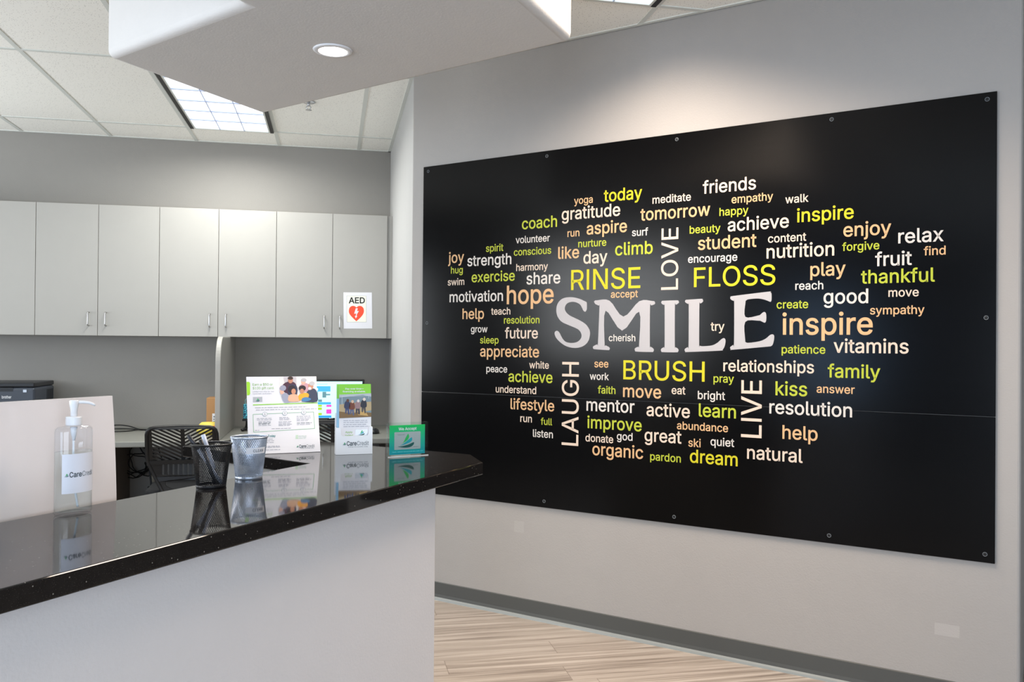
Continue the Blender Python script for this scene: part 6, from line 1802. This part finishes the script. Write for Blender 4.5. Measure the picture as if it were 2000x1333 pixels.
# --- wire mesh cups
def mesh_cup(label, x, y, r0, r1, h, m, nw, wr):
    t = thing('mesh_cup', label, 'cup', (x, y, ZC + 0.0006), group='wire mesh cups on the counter')

    def R_(z):
        return r0 + (r1 - r0) * z / h
    b = MB(m)
    for sgn in (1, -1):
        for k in range(nw):
            a0 = 2 * pi * k / nw
            pts = []
            for i in range(13):
                z = 0.004 + (h - 0.006) * i / 12
                a = a0 + sgn * 1.30 * i / 12
                pts.append((R_(z) * cos(a), R_(z) * sin(a), z))
            b.tube(pts, wr, 4)
    b.build('mesh_wall', t)
    b = MB(m)
    b.tube([(r1 * cos(2 * pi * k / 40), r1 * sin(2 * pi * k / 40), h) for k in range(40)], 0.0027, 8, closed=True)
    b.build('rim', t, smooth=True)
    b = MB(m)
    b.lathe([(0.0, 0.0015), (r0 - 0.002, 0.0015), (r0 + 0.0012, 0.0), (r0 + 0.0020, 0.004), (r0 + 0.0012, 0.0075), (r0 - 0.0008, 0.0075), (r0 - 0.002, 0.003), (0.0, 0.003)], 40)
    b.build('base', t, smooth=False)
    return t


c1 = mesh_cup('black wire mesh cup holding pens, on the counter left of the silver cup', -0.294, 2.257, 0.0345, 0.0480, 0.108, M_BLACKMESH, 58, 0.00072)
c2 = mesh_cup('silver wire mesh cup with a CLEAN label in front of the flyer', -0.215, 2.387, 0.0340, 0.0470, 0.111, M_SILVERMESH, 58, 0.00072)


def cone_map(az, r0, r1, h, pad):
    def fn(u, v, w):
        r = r0 + (r1 - r0) * v / h + pad + w
        a = az + u / 0.044
        return (r * cos(a), r * sin(a), v)
    return fn


az = radians(-90 + 16)
fn = cone_map(az, 0.0340, 0.0470, 0.111, 0.0014)
b = MB(M_PAPER)
vv, ff = [], []
for i in range(13):
    for v in (0.0700, 0.0860):
        vv.append(fn(0.012 + (i / 12 - 0.5) * 0.056, v, 0))
for i in range(12):
    ff.append((2 * i, 2 * i + 2, 2 * i + 3, 2 * i + 1))
b.add(vv, ff)
lab = b.build('name_label', c2)
b = FLAT(M_TXT)
b.text('CLEAN', 0.002, 0.0742, 0.0072, 0.0004, bold=0.006, width=0.030, fn=fn)
b.build('lettering', lab)


# --- pens in the black cup
def pen(label, p0, p1, parts):
    """p0 bottom, p1 top (cup coordinates); parts: (from, to, radius0, radius1, material, name)"""
    base = Vector((-0.294, 2.257, ZC + 0.0006))
    a, c = Vector(p0), Vector(p1)
    t = thing('pen', label, 'pen', base + a, group='pens in the black mesh cup')
    for f0, f1, r0, r1, m, nm in parts:
        q0, q1 = (c - a) * f0, (c - a) * f1
        d_ = (q1 - q0).normalized() * 0.0008
        MB(m).tube([q0, q0 + d_, q1 - d_, q1], [r0 * 0.7, r0, r1, r1 * 0.7], 12).build(nm, t, smooth=True)
    return t


pen('pen with dark grey cap and pale barrel leaning left in the black cup', (0.026, -0.006, 0.0095), (-0.0575, 0.004, 0.131),
    [(0.0, 0.70, 0.0046, 0.0046, M_PENWHITE, 'barrel'), (0.70, 1.0, 0.0056, 0.0050, M_PENDARK, 'cap')])
pen('pen with flat pale blue cap, tallest in the middle of the black cup', (0.016, 0.012, 0.0095), (-0.0235, 0.018, 0.1305),
    [(0.0, 0.28, 0.0040, 0.0048, M_PENDARK, 'grip'), (0.28, 1.0, 0.0052, 0.0056, M_PENWHITE, 'barrel')])
pen('short all black pen beside the pale blue one in the black cup', (0.012, -0.018, 0.0095), (-0.0275, 0.002, 0.119),
    [(0.0, 0.75, 0.0044, 0.0044, M_PENDARK, 'barrel'), (0.75, 1.0, 0.0050, 0.0050, M_BLACK, 'cap')])

# --- hand sanitizer bottle
bo = thing('pump_bottle', 'clear pump bottle of hand gel with a white label near the white screen', 'bottle', (-0.533, 1.957, ZC + 0.0008), (0, 0, atan2(dP.y, dP.x)))
SA, SB = 0.0415, 0.0265


def oval(prof, m, n=48):
    b = MB(m)
    b.lathe(prof, n, sx=1.0, sy=1.0)
    return b


def squash(b, inset=0.0):
    """profile radius is given as fraction: scale x by SA, y by SB, keeping necks round"""
    out = []
    for x, y, z in b.v:
        r = hypot(x, y)
        a = atan2(y, x)
        if r < 0.0001:
            out.append((0, 0, z))
        elif r <= 0.016:
            out.append((x, y, z))
        else:
            f = (r - 0.016) / (SA - 0.016)
            rx = 0.016 + (SA - 0.016) * f
            ry = 0.016 + (SB - 0.016) * f
            out.append((rx * cos(a), ry * sin(a), z))
    b.v = out
    return b


HB = 0.184
w_ = 0.0014
outer = [(0.0, 0.004), (0.030, 0.003), (0.036, 0.0005), (0.0395, 0.0012), (SA, 0.005), (SA, HB - 0.010), (0.0405, HB - 0.005), (0.036, HB - 0.0015), (0.022, HB), (0.0155, HB + 0.0015), (0.0135, HB + 0.003), (0.0135, HB + 0.014)]
inner = [(0.012, HB + 0.014), (0.012, HB + 0.002), (0.021, HB - w_), (0.035, HB - 0.003), (0.0388, HB - 0.006), (SA - w_, HB - 0.011), (SA - w_, 0.009), (0.038, 0.0065), (0.030, 0.006), (0.0, 0.007)]
b = squash(oval(outer + inner, M_BOTTLE))
b.build('bottle_body', bo, smooth=True)
lev = 0.131
liq = [(0.0, 0.0073), (0.030, 0.0063), (0.0377, 0.0068), (SA - w_ - 0.0003, 0.0092), (SA - w_ - 0.0003, lev), (SA - w_ - 0.001, lev + 0.0004), (0.0, lev)]
b = squash(oval(liq, M_LIQUID))
smooth_by_angle(b.build('gel', bo), 50)
b = MB(M_WHITE)
b.lathe([(0.0, HB + 0.002), (0.0155, HB + 0.002), (0.0160, HB + 0.0035), (0.0160, HB + 0.0185), (0.0150, HB + 0.0200), (0.0085, HB + 0.0205), (0.0, HB + 0.0205)], 32)
b.build('collar', bo, smooth=False)
b = MB(M_WHITE)
b.lathe([(0.0, HB + 0.0205), (0.0066, HB + 0.0205), (0.0068, HB + 0.034), (0.0090, HB + 0.046), (0.0094, HB + 0.0525), (0.0078, HB + 0.0545), (0.0, HB + 0.0548)], 24)
pm_ = b.build('pump_head', bo, smooth=True)
b = MB(M_WHITE)
ang = radians(-36)
nz_ = [(0.004, 0.0505), (0.018, 0.0503), (0.028, 0.0490), (0.036, 0.0455), (0.0405, 0.0425)]
b.tube([(d_ * cos(ang), d_ * sin(ang), HB + z_) for d_, z_ in nz_], [0.0036, 0.0034, 0.0032, 0.0028, 0.0022], 10)
b.build('nozzle', pm_, smooth=True)
b = MB(M_WHITE)
b.lathe([(0.0, HB - 0.032), (0.003, HB - 0.030), (0.0062, HB - 0.014), (0.0072, HB - 0.002), (0.0, HB - 0.001)], 16)
b.tube(wiggle([(0, 0, HB - 0.03), (0, 0, 0.10), (0.004, 0.002, 0.06), (0.014, 0.003, 0.0105)], 6), 0.0026, 8)
b.build('dip_tube', bo, smooth=True)


def oval_map(pad):
    def fn(u, v, w):
        # walk along the front of the oval, u metres from its middle; front face looks to -y
        a = -pi / 2 + u / 0.0385
        return ((SA + pad + w) * cos(a), (SB + pad + w) * sin(a), v)
    return fn


for nm, side in (('front_label', 0),):
    fn = oval_map(0.0005)
    b = MB(M_LABEL)
    vv, ff = [], []
    lo_, hi_ = (0.046, 0.128) if side == 0 else (0.048, 0.126)
    for w0 in (0.0, 0.0002):
        for i in range(25):
            for v in (lo_, hi_):
                x, y, z = fn((i / 24 - 0.5) * (0.082 if side == 0 else 0.066), v, w0)
                vv.append((x * cos(side) - y * sin(side), x * sin(side) + y * cos(side), z))
    for i in range(24):
        ff += [(2 * i, 2 * i + 2, 2 * i + 3, 2 * i + 1), (50 + 2 * i, 50 + 2 * i + 1, 50 + 2 * i + 3, 50 + 2 * i + 2)]
    b.add(vv, ff)
    lab = b.build(nm, bo, smooth=True)
    if side == 0:
        tb = FLAT(M_TXT)
        brand(tb, -0.036, 0.0800, 0.066, 0.0)
        tb.v = [fn(x, y, 0.0006) for x, y, z in tb.v]
        tb.build('brand_mark', lab)
